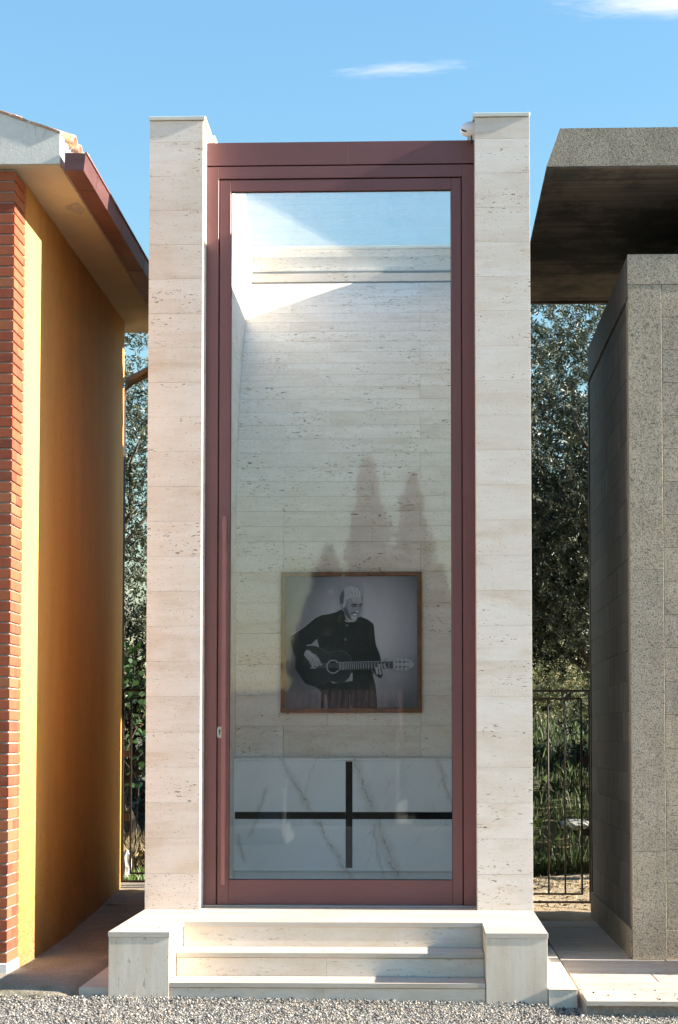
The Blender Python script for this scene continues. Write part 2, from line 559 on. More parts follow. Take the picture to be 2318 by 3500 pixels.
def leaf_mat(name, top, under, rough=0.5, trans=0.25):
    m = M(name, rough)
    isl = m.island()
    geo = m.node('ShaderNodeNewGeometry')
    t1 = tuple(c * 0.6 for c in top)
    t2 = tuple(c * 1.5 for c in top)
    a = m.ramp(isl, [(0, t1), (0.6, top), (1, t2)])
    col = m.mix(geo.outputs['Backfacing'], a, under)
    m.color(col)
    out = [n for n in m.n if n.type == 'OUTPUT_MATERIAL'][0]
    tl = m.node('ShaderNodeBsdfTranslucent')
    m.l.new(col, tl.inputs['Color'])
    mx = m.node('ShaderNodeMixShader')
    mx.inputs[0].default_value = trans
    m.l.new(m.b.outputs[0], mx.inputs[1])
    m.l.new(tl.outputs[0], mx.inputs[2])
    m.l.new(mx.outputs[0], out.inputs['Surface'])
    MAT[name] = m.m


leaf_mat('olive_leaf', (0.040, 0.049, 0.022), (0.092, 0.105, 0.066), 0.45, 0.15)
leaf_mat('sunny_leaf', (0.15, 0.155, 0.05), (0.22, 0.22, 0.10), 0.5, 0.3)  # sunlit look put into a brighter leaf colour
leaf_mat('dark_leaf', (0.020, 0.033, 0.012), (0.04, 0.055, 0.026), 0.4, 0.2)
leaf_mat('ivy_leaf', (0.045, 0.095, 0.028), (0.09, 0.14, 0.06), 0.35, 0.3)
leaf_mat('grass_green', (0.055, 0.085, 0.025), (0.07, 0.10, 0.03), 0.5, 0.25)
leaf_mat('grass_fresh', (0.10, 0.17, 0.03), (0.12, 0.19, 0.04), 0.5, 0.3)
leaf_mat('grass_dry', (0.38, 0.29, 0.15), (0.42, 0.33, 0.18), 0.6, 0.2)
leaf_mat('cypress_leaf', (0.030, 0.045, 0.020), (0.03, 0.045, 0.02), 0.6, 0.05)
leaf_mat('dead_leaf', (0.16, 0.09, 0.04), (0.2, 0.12, 0.06), 0.6, 0.1)

# ------------------------------------------------------------------ object helpers
WL = {}


def wloc(o):
    return WL.get(o.name, Vector((0, 0, 0))) if o else Vector((0, 0, 0))


def place(o, parent, world):
    COL.objects.link(o)
    world = Vector(world)
    if parent:
        o.parent = parent
        o.location = world - wloc(parent)
    else:
        o.location = world
    WL[o.name] = world
    return o


def tag(o, label, cat, group=None):
    o['label'] = label
    o['category'] = cat
    if group:
        o['group'] = group
    return o


def thing(name, label, cat, loc, group=None):
    o = bpy.data.objects.new(name, None)
    o.empty_display_size = 0.1
    place(o, None, loc)
    return tag(o, label, cat, group)


def obj(name, mesh, mat, parent, world):
    if mat and not mesh.materials:
        mesh.materials.append(MAT[mat])
    return place(bpy.data.objects.new(name, mesh), parent, world)


CACHE = {}


def box(name, x0, x1, y0, y1, z0, z1, mat, parent=None, bev=0.002):
    d = (round(x1 - x0, 4), round(y1 - y0, 4), round(z1 - z0, 4), mat, bev)
    me = CACHE.get(d)
    if me is None:
        bm = bmesh.new()
        bmesh.ops.create_cube(bm, size=1.0)
        bmesh.ops.scale(bm, vec=d[:3], verts=bm.verts)
        if bev:
            bmesh.ops.bevel(bm, geom=bm.edges[:], offset=min(bev, min(d[:3]) * 0.3), segments=1, affect='EDGES', profile=0.5)
        me = bpy.data.meshes.new(name)
        bm.to_mesh(me)
        bm.free()
        CACHE[d] = me
    return obj(name, me, mat, parent, ((x0 + x1) / 2, (y0 + y1) / 2, (z0 + z1) / 2))


def poly(name, V, F, mat, parent=None, smooth=False, center=True):
    V = np.asarray(V, float)
    c = (V.min(0) + V.max(0)) / 2 if center else np.zeros(3)
    me = bpy.data.meshes.new(name)
    me.from_pydata([tuple(v) for v in (V - c)], [], F)
    if smooth:
        me.polygons.foreach_set('use_smooth', [True] * len(me.polygons))
    me.update()
    bm = bmesh.new()
    bm.from_mesh(me)
    bmesh.ops.recalc_face_normals(bm, faces=bm.faces)
    bm.to_mesh(me)
    bm.free()
    return obj(name, me, mat, parent, c)


def npmesh(name, V, F, mat, parent=None, smooth=False):
    """fast mesh from arrays: F is (n, k)"""
    V = np.asarray(V, np.float64)
    F = np.asarray(F, np.int32)
    c = (V.min(0) + V.max(0)) / 2
    me = bpy.data.meshes.new(name)
    n, k = F.shape
    me.vertices.add(len(V))
    me.vertices.foreach_set('co', (V - c).astype(np.float32).ravel())
    me.loops.add(n * k)
    me.loops.foreach_set('vertex_index', F.ravel())
    me.polygons.add(n)
    me.polygons.foreach_set('loop_start', np.arange(0, n * k, k, dtype=np.int32))
    me.update(calc_edges=True)
    me.validate()
    if smooth:
        me.polygons.foreach_set('use_smooth', [True] * len(me.polygons))
    return obj(name, me, mat, parent, c)


def extrude(name, pts, axis, a0, a1, mat, parent=None, smooth=False):
    """extrude a 2-D outline along an axis; pts are the two other coordinates in order"""
    n = len(pts)

    def p3(p, a):
        return {'x': (a, p[0], p[1]), 'y': (p[0], a, p[1]), 'z': (p[0], p[1], a)}[axis]
    V = [p3(p, a0) for p in pts] + [p3(p, a1) for p in pts]
    F = [list(range(n)), list(range(2 * n - 1, n - 1, -1))]
    F += [[i, (i + 1) % n, n + (i + 1) % n, n + i] for i in range(n)]
    o = poly(name, V, F, mat, parent)
    if smooth:
        for f in o.data.polygons:
            f.use_smooth = len(f.vertices) == 4
    return o


def tube_mesh(paths, seg=6):
    """paths: list of list of (point, radius)"""
    V, F = [], []
    for path in paths:
        base = len(V)
        n = len(path)
        for i, (p, r) in enumerate(path):
            p = Vector(p)
            d = (Vector(path[min(i + 1, n - 1)][0]) - Vector(path[max(i - 1, 0)][0])).normalized()
            a = d.orthogonal().normalized()
            if abs(d.z) < 0.99:
                a = d.cross(Vector((0, 0, 1))).normalized()
            b = d.cross(a)
            for k in range(seg):
                t = 2 * math.pi * k / seg
                V.append(tuple(p + a * r * math.cos(t) + b * r * math.sin(t)))
        for i in range(n - 1):
            for k in range(seg):
                k2 = (k + 1) % seg
                F.append([base + i * seg + k, base + i * seg + k2, base + (i + 1) * seg + k2, base + (i + 1) * seg + k])
        F.append([base + k for k in range(seg)][::-1])
        F.append([base + (n - 1) * seg + k for k in range(seg)])
    return V, F


def tubes(name, paths, mat, parent=None, seg=6, smooth=True):
    V, F = tube_mesh(paths, seg)
    return poly(name, V, F, mat, parent, smooth)


def sphere_mesh(name, center, radii, mat, parent, u=24, v=14, rot=None):
    bm = bmesh.new()
    bmesh.ops.create_uvsphere(bm, u_segments=u, v_segments=v, radius=1)
    bmesh.ops.scale(bm, vec=radii, verts=bm.verts)
    if rot:
        bmesh.ops.rotate(bm, matrix=rot, verts=bm.verts)
    me = bpy.data.meshes.new(name)
    bm.to_mesh(me)
    bm.free()
    me.polygons.foreach_set('use_smooth', [True] * len(me.polygons))
    return obj(name, me, mat, parent, center)


def unit(a):
    return a / np.maximum(np.linalg.norm(a, axis=1, keepdims=True), 1e-9)


def leaves(C, A, L, Wd, rng, fold=0.0):
    """rhombic leaf quads: centres C, axes A, lengths L, widths Wd"""
    n = len(C)
    A = unit(A)
    S = unit(np.cross(A, rng.normal(size=(n, 3))))
    L = np.broadcast_to(L, n)[:, None]
    Wd = np.broadcast_to(Wd, n)[:, None]
    P0 = C - A * L * 0.5
    P1 = C + S * Wd * 0.5 + A * L * 0.05
    P2 = C + A * L * 0.5
    P3 = C - S * Wd * 0.5 + A * L * 0.05
    V = np.stack([P0, P1, P2, P3], 1).reshape(-1, 3)
    F = np.arange(4 * n).reshape(n, 4)
    return V, F


# ================================================================== SETTING
GX = lambda x: 0.022 - 0.011 * x          # gravel surface height near the steps


def sheet(name, x0, x1, y0, y1, nx, ny, fz, mat, parent=None, smooth=True):
    xs = np.linspace(x0, x1, nx)
    ys = np.linspace(y0, y1, ny)
    X, Y = np.meshgrid(xs, ys)
    Z = np.vectorize(fz)(X, Y)
    V = np.stack([X, Y, Z], -1).reshape(-1, 3)
    F = []
    for j in range(ny - 1):
        for i in range(nx - 1):
            a = j * nx + i
            F.append([a, a + 1, a + nx + 1, a + nx])
    return npmesh(name, V, F, mat, parent, smooth)


o = sheet('ground', -400, 400, -400, 900, 41, 66, lambda x, y: -0.035, 'ground_gravel')
o['kind'] = 'structure'
o = sheet('gravel_forecourt', -6, 9, -13, 0.3, 61, 54, lambda x, y: -0.03 if y < -7.4 else max(-0.03, GX(min(max(x, -3), 5)) - 0.008 + 0.006 * math.sin(2.1 * x + y) * math.sin(1.7 * y)), 'ground_gravel')
o['kind'] = 'structure'

o = sheet('added_lane', -60, 60, -19.4, -7.2, 13, 5, lambda x, y: -0.026 if y < -13 else -0.012, 'asphalt')  # dark road added out of view to keep the door glass reflection dark
o['kind'] = 'structure'

# loose stones of the gravel, thousands of them
n = 60000
px = RNG.uniform(-2.4, 4.6, n)
py = -1.15 - 2.3 * RNG.random(n) ** 1.15
keep = ~((px > -0.17) & (px < 2.63) & (py > -1.36)) & ~((px > 2.63) & (px < 2.80) & (py > -1.53)) & ~((px > 2.8) & (py > -1.74)) & ~((px < -0.17) & (py > -1.40))
keep |= (RNG.random(n) < 0.02) & (px > 2.82) & (py < -1.35)
px, py = px[keep], py[keep]
n = len(px)
octa = np.array([(1, 0, 0), (0, 1, 0), (-1, 0, 0), (0, -1, 0), (0, 0, 1), (0, 0, -1)], float)
of = np.array([(0, 1, 4), (1, 2, 4), (2, 3, 4), (3, 0, 4), (1, 0, 5), (2, 1, 5), (3, 2, 5), (0, 3, 5)])
size = RNG.uniform(0.0026, 0.0078, n) * (1 + 0.6 * (RNG.random(n) > 0.93))
th = RNG.uniform(0, 2 * math.pi, n)
V = octa[None] * (size[:, None] * RNG.uniform(0.7, 1.3, (n, 3)))[:, None, :] * np.array([1.1, 1.1, 0.8])
V = V + RNG.normal(0, 1, V.shape) * (size * 0.22)[:, None, None]
c_, s_ = np.cos(th)[:, None], np.sin(th)[:, None]
V = np.stack([V[..., 0] * c_ - V[..., 1] * s_, V[..., 0] * s_ + V[..., 1] * c_, V[..., 2]], -1)
tz = np.array([GX(min(max(a, -3), 5)) for a in px]) + RNG.uniform(-0.004, 0.006, n) + 0.012 * np.exp(-((py + 1.4) / 0.12) ** 2)
tz = np.where((px > 2.82) & (py > -1.74), 0.084, tz)
V = V + np.stack([px, py, tz], -1)[:, None, :]
F = (of[None] + (np.arange(n) * 6)[:, None, None]).reshape(-1, 3)
o = npmesh('gravel', V.reshape(-1, 3), F, 'gravel_stone')
o['kind'] = 'stuff'
o['label'] = 'pale grey loose gravel in front of the steps'

o['category'] = 'gravel'


def path_z(y):
    if y < 0.3:
        return 0.083
    t = (y - 0.3) / 3.2
    return 0.083 + 0.187 * t ** 1.25


def path_fz(x, y):
    e = max(0.0, (-1.30 - y) / 0.13)
    r = max(0.0, (x + 0.30) / 0.10) if y < 0.2 else 0
    return path_z(y) - 0.075 * min(1, e) ** 2 - 0.05 * min(1, r) ** 2 + 0.004 * math.sin(9 * x + 5 * y)


o = sheet('concrete_path', -2.2, -0.005, -1.45, 3.9, 45, 110, lambda x, y: path_fz(x, y) if x < -0.20 else (path_fz(x, y) if y > 0 else 0.012), 'path_concrete')
o['kind'] = 'structure'

# dirt and bank behind the buildings


def bank_z(x, y):
    base = 0.27 - 0.15 * min(1, max(0, (x + 0.8) / 3.8))
    if y < 3.3:
        base -= 0.06 * min(1, (3.3 - y) / 0.7)
    t = max(0.0, y - 7.3)
    rise = 1.25 * (1 - math.exp(-t * 0.9)) + 0.06 * t
    if x < 1:
        rise *= 0.55
    return base + rise + 0.03 * math.sin(3 * x + 2 * y) * min(1, max(0, y - 3)) + 0.015 * math.sin(11 * x) * math.sin(7 * y)


o = sheet('dirt_ground', -14, 18, 2.55, 34, 97, 120, bank_z, 'dirt')
o['kind'] = 'structure'

# travertine paving on the right: slabs one by one on a concrete bed
pave = thing('paving', 'pale travertine slab paving in front of the grey stone tomb', 'paving', (4, -0.5, 0))
pave['kind'] = 'structure'
box('paving_bed', 2.835, 6.2, -1.72, 2.62, -0.05, 0.048, 'mortar', pave, 0)
rows = [-1.77, -1.32, -0.97, -0.55, 0.02, 0.55, 1.1, 1.65, 2.15, 2.62]
for j in range(len(rows) - 1):
    xs = [2.828]
    while xs[-1] < 6.2:
        xs.append(min(6.21, xs[-1] + random.uniform(0.45, 0.95)))
    for i in range(len(xs) - 1):
        dz = random.uniform(-0.002, 0.002)
        box('paving_slab', xs[i] + 0.003, xs[i + 1] - 0.003, rows[j] + 0.003, rows[j + 1] - 0.003, 0.05 + dz, 0.08 + dz, 'travertine_paving', pave, 0.003)

# ================================================================== TRAVERTINE CHAPEL
ZP = 0.42
ZT = 5.881
chapel = thing('travertine_chapel', 'tall narrow travertine burial chapel with a brown framed glass door', 'chapel', (1.32, 1.6, 0))
H = (ZT - 0.15 - ZP) / 22
for xa, xb, px0 in ((0.0, 0.3737, 0), (2.264, 2.64, 1)):
    pil = box('pillar', xa + 0.004, xb - 0.004, 0.012, 0.30, 0.02, ZT - 0.004, 'mortar', chapel, 0)
    z = ZP
    for k in range(23):
        h = H if k < 22 else 0.15
        box('stone_slab', xa, xb, 0.0, 0.30, z + 0.0006, z + h - 0.0006, 'travertine', pil, 0.0006)
        z += h
    # metal coping along the whole side wall
    ov = (-0.006, 0.018) if px0 == 0 else (-0.016, 0.003)
    cp = box('coping', xa + ov[0], (xb if px0 == 0 else xb) + ov[1], -0.012, 3.27, ZT + 0.004, ZT + 0.030, 'cap_metal', pil, 0.003)
    box('coping_shadow_line', xa + 0.004, xb - 0.004, 0.006, 3.2, ZT - 0.003, ZT + 0.0045, 'gasket', pil, 0)  # near-black strip stands in for the shadow line under the coping
box('side_wall', 0.0, 0.42, 0.301, 3.25, 0.0, ZT, 'travertine_inner', chapel, 0.001)
box('side_wall', 2.22, 2.64, 0.301, 3.25, 0.0, ZT, 'travertine_inner', chapel, 0.001)
bw = box('back_wall', 0.421, 2.219, 3.06, 3.25, 0.0, ZT - 0.05, 'travertine_inner', chapel, 0.001)
box('coping', 0.38, 2.26, 3.03, 3.27, ZT - 0.048, ZT - 0.022, 'cap_metal', bw, 0.003)
box('ledge', 0.421, 2.219, 2.96, 3.059, 5.525, 5.596, 'travertine_inner', bw, 0.0015)

# inner lining: flat courses, then narrow courses bent along an arc that leans back to the roof
CY, R0, Z0 = 1.80, 3.10, 3.137
JA = [0.421, 0.80, 1.88, 2.219]
JB = [0.421, 0.80, 1.50, 2.219]
JC = [0.421, 1.15, 1.88, 2.219]
lining = box('lining', 0.421, 2.219, 1.835, 1.86, ZP, 3.13, 'mortar', chapel, 0)
z = Z0
k = 0
while z > ZP + 0.02:
    za = max(ZP, z - 0.2426)
    J = (JA, JB, JC)[k % 3]
    for a, b in zip(J[:-1], J[1:]):
        box('lining_slab', a + 0.0009, b - 0.0009, CY, CY + 0.034, za + 0.0009, z - 0.0009, 'travertine_inner', lining, 0.001)
    z = za
    k += 1
dth = 0.1213 / R0
NA = 22
for k in range(NA):
    t0, t1 = k * dth + 0.0004, (k + 1) * dth - 0.0004
    J = (JA, JB, JC)[(k * 2 + 1) % 3]
    for a, b in zip(J[:-1], J[1:]):
        a2, b2 = a + 0.001, b - 0.001

        def pt(t, r):
            return (CY + R0 - r * math.cos(t), Z0 + r * math.sin(t))
        o4 = [pt(t0, R0), pt(t1, R0), pt(t1, R0 - 0.03), pt(t0, R0 - 0.03)]
        V = [(a2, y, z) for y, z in o4] + [(b2, y, z) for y, z in o4]
        F = [[0, 1, 2, 3], [7, 6, 5, 4], [0, 4, 5, 1], [1, 5, 6, 2], [2, 6, 7, 3], [3, 7, 4, 0]]
        poly('lining_slab', V, F, 'travertine_inner', lining)
# mortar behind the bent courses
pts = [pt(i * dth * NA / 8, R0 - 0.0305) for i in range(9)] + [pt(dth * NA, R0 - 0.06)] + [pt((8 - i) * dth * NA / 8, R0 - 0.06) for i in range(9)]
extrude('lining_bed', pts, 'x', 0.4215, 2.2185, 'mortar', lining)
box('floor', 0.421, 2.219, 0.301, 1.834, 0.30, ZP + 0.001, 'marble', chapel, 0)

# glass roof
V = []
for (y, z) in ((0.31, 5.662), (3.05, 5.600), (3.05, 5.622), (0.31, 5.684)):
    V += [(0.424, y, z), (2.216, y, z)]
F = [[0, 1, 3, 2], [2, 3, 5, 4], [4, 5, 7, 6], [6, 7, 1, 0], [0, 2, 4, 6], [1, 7, 5, 3]]
roof = poly('glass_roof', V, F, 'roof_glass', chapel)
box('seal', 0.4215, 2.2185, 3.0505, 3.0595, 5.597, 5.64, 'gasket', roof, 0)
for xs in (0.4205, 2.2165):
    extrude('seal', [(0.31, 5.672), (3.05, 5.604), (3.05, 5.622), (0.31, 5.690)], 'x', xs, xs + 0.003, 'cap_metal', roof)

# front frame, fascia and door (plane y = 0.21)
YF = 0.21
XL, XR = 0.3745, 2.2635
fas = box('fascia', XL, 1.3755, YF, 0.30, 5.632, 5.795, 'frame_metal', chapel, 0.0006)
box('fascia_panel', 1.3762, XR, YF, 0.30, 5.632, 5.795, 'frame_metal', fas, 0.0006)
box('door_backing', XL, XR, 0.262, 0.3005, 5.538, 5.64, 'gasket', chapel, 0)
jf = box('door_frame', XL, 0.461, YF, 0.30, ZP + 0.012, 5.622, 'frame_metal', chapel, 0.002)
box('jamb', 2.177, XR, YF, 0.30, ZP + 0.012, 5.622, 'frame_metal', jf, 0.002)
box('head', 0.4611, 2.1769, YF, 0.30, 5.537, 5.622, 'frame_metal', jf, 0.002)
box('rebate', 0.4611, 0.472, 0.236, 0.2995, ZP + 0.012, 5.5369, 'gasket', jf, 0)
box('rebate', 2.166, 2.1769, 0.236, 0.2995, ZP + 0.012, 5.5369, 'gasket', jf, 0)
box('rebate', 0.4721, 2.1659, 0.236, 0.2995, 5.526, 5.5369, 'gasket', jf, 0)
box('threshold', XL, XR, 0.192, 0.30, ZP + 0.0005, ZP + 0.0115, 'steel', jf, 0.002)

door = box('door', 0.469, 0.548, YF + 0.002, 0.265, 0.436, 5.527, 'frame_metal', chapel, 0.003)
box('stile', 2.101, 2.170, YF + 0.002, 0.265, 0.436, 5.527, 'frame_metal', door, 0.003)
box('top_rail', 0.5481, 2.1009, YF + 0.002, 0.265, 5.446, 5.527, 'frame_metal', door, 0.003)
box('bottom_rail', 0.5481, 2.1009, YF + 0.002, 0.265, 0.436, 0.606, 'frame_metal', door, 0.003)
box('door_glass', 0.5482, 2.1008, 0.236, 0.242, 0.6062, 5.4458, 'glass', door, 0)
box('door_glass', 0.5482, 2.1008, 0.256, 0.262, 0.6062, 5.4458, 'glass', door, 0)
for q in ((0.5482, 0.5525, 0.6062, 5.4458), (2.0965, 2.1008, 0.6062, 5.4458), (0.5526, 2.0964, 5.4405, 5.4458), (0.5526, 2.0964, 0.6062, 0.610)):
    box('gasket', q[0], q[1], 0.225, 0.2355, q[2], q[3], 'gasket', door, 0)
hd = box('pull_handle', 0.503, 0.531, 0.135, 0.163, 0.575, 3.128, 'handle_metal', door, 0.003)
for zz in (0.72, 1.85, 2.98):
    box('handle_mount', 0.511, 0.523, 0.163, YF + 0.002, zz - 0.012, zz + 0.012, 'frame_metal', hd, 0.002)
# oval lock plate with key slot
pts = []
for i in range(24):
    t = 2 * math.pi * i / 24
    pts.append((0.484 + 0.0185 * math.cos(t), 1.625 + 0.0185 * math.sin(t) + (0.022 if math.sin(t) >= 0 else -0.022)))
lk = extrude('lock_plate', pts, 'y', 0.200, YF + 0.002, 'steel', door)
pts = [(0.484 + 0.0075 * math.cos(2 * math.pi * i / 16), 1.636 + 0.0085 * math.sin(2 * math.pi * i / 16)) for i in range(16)]
extrude('keyhole', pts, 'y', 0.1985, 0.2005, 'steel_dark', lk)
box('keyhole', 0.4805, 0.4875, 0.1985, 0.2005, 1.610, 1.630, 'steel_dark', lk, 0)

# ------------------------------------------------------------------ tomb inside
tomb = thing('marble_tomb', 'white veined marble tomb front with a long black inlaid cross behind the door', 'tomb', (1.32, 1.7, ZP))
box('tomb_body', 0.4215, 2.2185, 1.712, 1.799, 0.555, 1.410, 'marble', tomb, 0.001)
box('top_slab', 0.4215, 2.2185, 1.682, 1.799, 1.4105, 1.426, 'marble', tomb, 0.002)
box('plinth', 0.4215, 2.2185, 1.755, 1.799, ZP + 0.0015, 0.5545, 'marble', tomb, 0.001)
for xa, xb in ((0.4215, 1.296), (1.349, 2.2185)):
    for za, zb in ((0.557, 0.957), (1.013, 1.4095)):
        box('marble_panel', xa, xb, 1.682, 1.7115, za, zb, 'marble', tomb, 0.002)
box('cross_bar', 1.2965, 1.3485, 1.692, 1.7115, 0.580, 1.402, 'black_gloss', tomb, 0)
box('cross_bar', 0.432, 1.2955, 1.692, 1.7115, 0.9575, 1.0125, 'black_gloss', tomb, 0)
box('cross_bar', 1.3495, 2.212, 1.692, 1.7115, 0.9575, 1.0125, 'black_gloss', tomb, 0)
box('end_strip', 1.2965, 1.3485, 1.684, 1.7115, 0.557, 0.5795, 'marble', tomb, 0)
box('end_strip', 0.4215, 0.4315, 1.684, 1.7115, 0.9575, 1.0125, 'marble', tomb, 0)

# ------------------------------------------------------------------ framed photograph
fx0, fx1, fz0, fz1 = 0.782, 1.889, 1.785, 2.894
pic = thing('framed_photograph', 'wood framed black and white photograph of a man playing a guitar', 'picture', ((fx0 + fx1) / 2, 1.78, fz0))
YB, YFR = 1.7985, 1.765
t = 0.034
for nm, q in (('frame_rail', (fx0, fx1, fz1 - t, fz1)), ('frame_rail', (fx0, fx1, fz0, fz0 + t)),
              ('frame_rail', (fx0, fx0 + t, fz0 + t + .0003, fz1 - t - .0003)), ('frame_rail', (fx1 - t, fx1, fz0 + t + .0003, fz1 - t - .0003))):
    box(nm, q[0], q[1], YFR, YB, q[2], q[3], 'frame_wood', pic, 0.003)

TONES = {}


def tone(v, grain=0.0):
    k = (round(v, 3), grain)
    if k not in TONES:
        m = M('print_tone_%d' % len(TONES), 0.55)
        v2 = v if v < 0.03 else min(0.8, v * 2.4)
        c = (v2 * 0.985, v2 * 0.965, v2 * 1.06)
        if grain:
            nz = m.noise(m.pos(), 130, 2, 0.6)
            m.color(m.ramp(nz, [(0.3, tuple(q * (1 - grain) for q in c)), (0.7, tuple(q * (1 + grain) for q in c))]))
        else:
            m.color(c)
        TONES[k] = m.m
    return TONES[k]


# background of the print: a studio backdrop printed lighter behind the sitter
m = M('print_backdrop', 0.5)
p = m.sep(m.pos())
dx = m.math('MULTIPLY', m.math('SUBTRACT', p[0], 1.42), 1.0)
dz = m.math('MULTIPLY', m.math('SUBTRACT', p[2], 2.42), 0.95)
r = m.math('SQRT', m.math('ADD', m.math('MULTIPLY', dx, dx), m.math('MULTIPLY', dz, dz)))
m.color(m.ramp(m.math('ADD', r, m.math('MULTIPLY', m.math('SUBTRACT', m.noise(m.pos(), 140, 2), 0.5), 0.05)),
               [(0.0, (0.60, 0.565, 0.60)), (0.25, (0.48, 0.452, 0.49)), (0.45, (0.27, 0.255, 0.285)), (0.62, (0.10, 0.096, 0.11))]))
PM = [m.m]
PV, PF, PI = [], [], []
LAYER = [0]
YP = 1.7790


def pmat(mm):
    if mm not in PM:
        PM.append(mm)
    return PM.index(mm)


def uv(pt_):
    u = (pt_[0] - 132) / 1313.0
    v = (1425 - pt_[1]) / 1310.0
    return fx0 + t + u * (fx1 - fx0 - 2 * t), fz0 + t + v * (fz1 - fz0 - 2 * t)


def shape(pts, mm, smooth_it=0):
    P = [Vector((q[0], q[1])) for q in pts]
    for _ in range(smooth_it):            # corner cutting for soft outlines
        Q = []
        for i in range(len(P)):
            a, b = P[i], P[(i + 1) % len(P)]
            Q += [a * 0.75 + b * 0.25, a * 0.25 + b * 0.75]
        P = Q
    LAYER[0] += 1
    y = YP - 0.00022 * LAYER[0]
    base = len(PV)
    for q in P:
        x, z = uv(q)
        x = min(max(x, fx0 + t + 0.0003), fx1 - t - 0.0003)
        z = min(max(z, fz0 + t + 0.0003), fz1 - t - 0.0003)
        PV.append((x, y, z))
    k = pmat(mm)
    for tri in tessellate_polygon([[Vector((v[0], v[2], 0)) for v in PV[base:]]]):
        PF.append([base + i for i in tri])
        PI.append(k)


def stroke(pts, w, mm):
    L, Rr = [], []
    for i, q in enumerate(pts):
        a = Vector(pts[max(i - 1, 0)])
        b = Vector(pts[min(i + 1, len(pts) - 1)])
        d = (b - a).normalized()
        nrm = Vector((-d.y, d.x)) * w / 2
        L.append(tuple(Vector(q) + nrm))
        Rr.append(tuple(Vector(q) - nrm))
    shape(L + Rr[::-1], mm)


def disc(cx_, cy_, r1, r2, mm, n_=28, rot=0.0):
    ca, sa = math.cos(rot), math.sin(rot)
    shape([(cx_ + r1 * math.cos(2 * math.pi * i / n_) * ca - r2 * math.sin(2 * math.pi * i / n_) * sa,
            cy_ + r1 * math.cos(2 * math.pi * i / n_) * sa + r2 * math.sin(2 * math.pi * i / n_) * ca) for i in range(n_)], mm)


shape([(120, 1440), (1460, 1440), (1460, 100), (120, 100)], PM[0])
BLK = tone(0.008)
COAT = tone(0.014, 0.15)
# stool and trousers
shape([(486, 1275), (525, 1268), (520, 1430), (488, 1430)], BLK)
shape([(535, 1260), (770, 1280), (772, 1430), (562, 1430)], COAT)
shape([(775, 1270), (806, 1282), (872, 1430), (800, 1430), (778, 1400)], COAT)
shape([(800, 1040), (990, 1045), (1030, 1200), (1045, 1330), (1052, 1430), (872, 1430), (806, 1300)], COAT)
shape([(225, 930), (470, 1000), (600, 1180), (830, 1150), (830, 1290), (490, 1286), (440, 1215), (330, 1180), (228, 1030)], COAT)
# jacket
shape([(700, 430), (640, 470), (560, 490), (490, 500), (430, 528), (310, 625), (190, 700), (187, 770), (205, 860), (235, 935), (330, 1010),
       (520, 1060), (800, 1080), (985, 1060), (1075, 1142), (1112, 1085), (1092, 965), (1075, 890), (1035, 790), (1025, 700), (1016, 592),
       (960, 547), (860, 508), (835, 570), (745, 570)], COAT, 1)
RIM = tone(0.20)
stroke([(690, 440), (640, 469), (560, 489), (490, 499), (430, 527), (310, 624), (192, 698)], 5, RIM)
stroke([(862, 508), (960, 546), (1014, 592), (1024, 700), (1034, 790), (1074, 890), (1090, 960)], 5, RIM)
stroke([(190, 770), (207, 860), (236, 935), (228, 1020)], 4, tone(0.06))
stroke([(460, 1228), (488, 1282)], 4, tone(0.12))
stroke([(988, 1042), (1075, 1142), (1112, 1085)], 4, RIM)
stroke([(1012, 1120), (1032, 1200), (1046, 1330), (1050, 1425)], 4, tone(0.13))
# gap between arm and side
shape([(338, 796), (390, 790), (446, 737), (458, 780), (468, 820), (400, 804), (345, 806)], tone(0.145))
# jacket folds, buttons, collar
for a, b in (((730, 600), (700, 940)), ((640, 640), (560, 800)), ((860, 620), (900, 900)), ((960, 640), (985, 880)), ((330, 700), (260, 880))):
    stroke([a, ((a[0] + b[0]) / 2 + 8, (a[1] + b[1]) / 2), b], 6, tone(0.024))
for q in ((740, 600), (752, 605), (728, 735), (735, 748)):
    disc(q[0], q[1], 5, 5, tone(0.16), 8)
shape([(722, 548), (770, 566), (768, 574), (724, 560)], tone(0.26))
# guitar
GB = tone(0.0285, 0.3)
shape([(320, 890), (330, 830), (370, 805), (440, 806), (500, 838), (560, 872), (620, 860), (680, 848), (740, 868), (785, 920), (801, 990),
       (796, 1060), (765, 1125), (715, 1165), (660, 1173), (600, 1158), (550, 1160), (500, 1188), (440, 1212), (380, 1195), (335, 1110), (316, 1000)], GB, 1)
stroke([(440, 808), (500, 840), (560, 874), (620, 862), (680, 850), (740, 870), (785, 922), (801, 990)], 4, tone(0.05))
stroke([(796, 1060), (765, 1125), (715, 1165), (660, 1173), (600, 1158), (550, 1160), (500, 1188)], 4, tone(0.05))
disc(608, 1013, 68, 70, tone(0.115))
for i in range(30):
    a = 2 * math.pi * i / 30
    disc(608 + 62 * math.cos(a), 1013 + 64 * math.sin(a), 4.5, 4.5, tone(0.22), 6)
disc(608, 1013, 54, 56, tone(0.02))
disc(608, 1013, 48, 50, BLK)
shape([(640, 972), (1205, 960), (1207, 1031), (640, 1049)], tone(0.022))
x = 672
step = 13.0
while x < 1190:
    stroke([(x, 972), (x, 1047 - (x - 672) * 0.03)], 4, tone(0.26))
    x += step
    step *= 1.055
for i in range(6):
    stroke([(430, 984 + i * 7.5), (1205, 968 + i * 11)], 1.7, tone(0.13))
stroke([(380, 1026), (442, 1026)], 7, tone(0.22))
stroke([(640, 971), (1205, 959)], 4, tone(0.20))
shape([(1203, 956), (1250, 944), (1310, 948), (1375, 943), (1405, 972), (1413, 995), (1395, 1022), (1340, 1040), (1300, 1034), (1250, 1042), (1206, 1034)], tone(0.17))
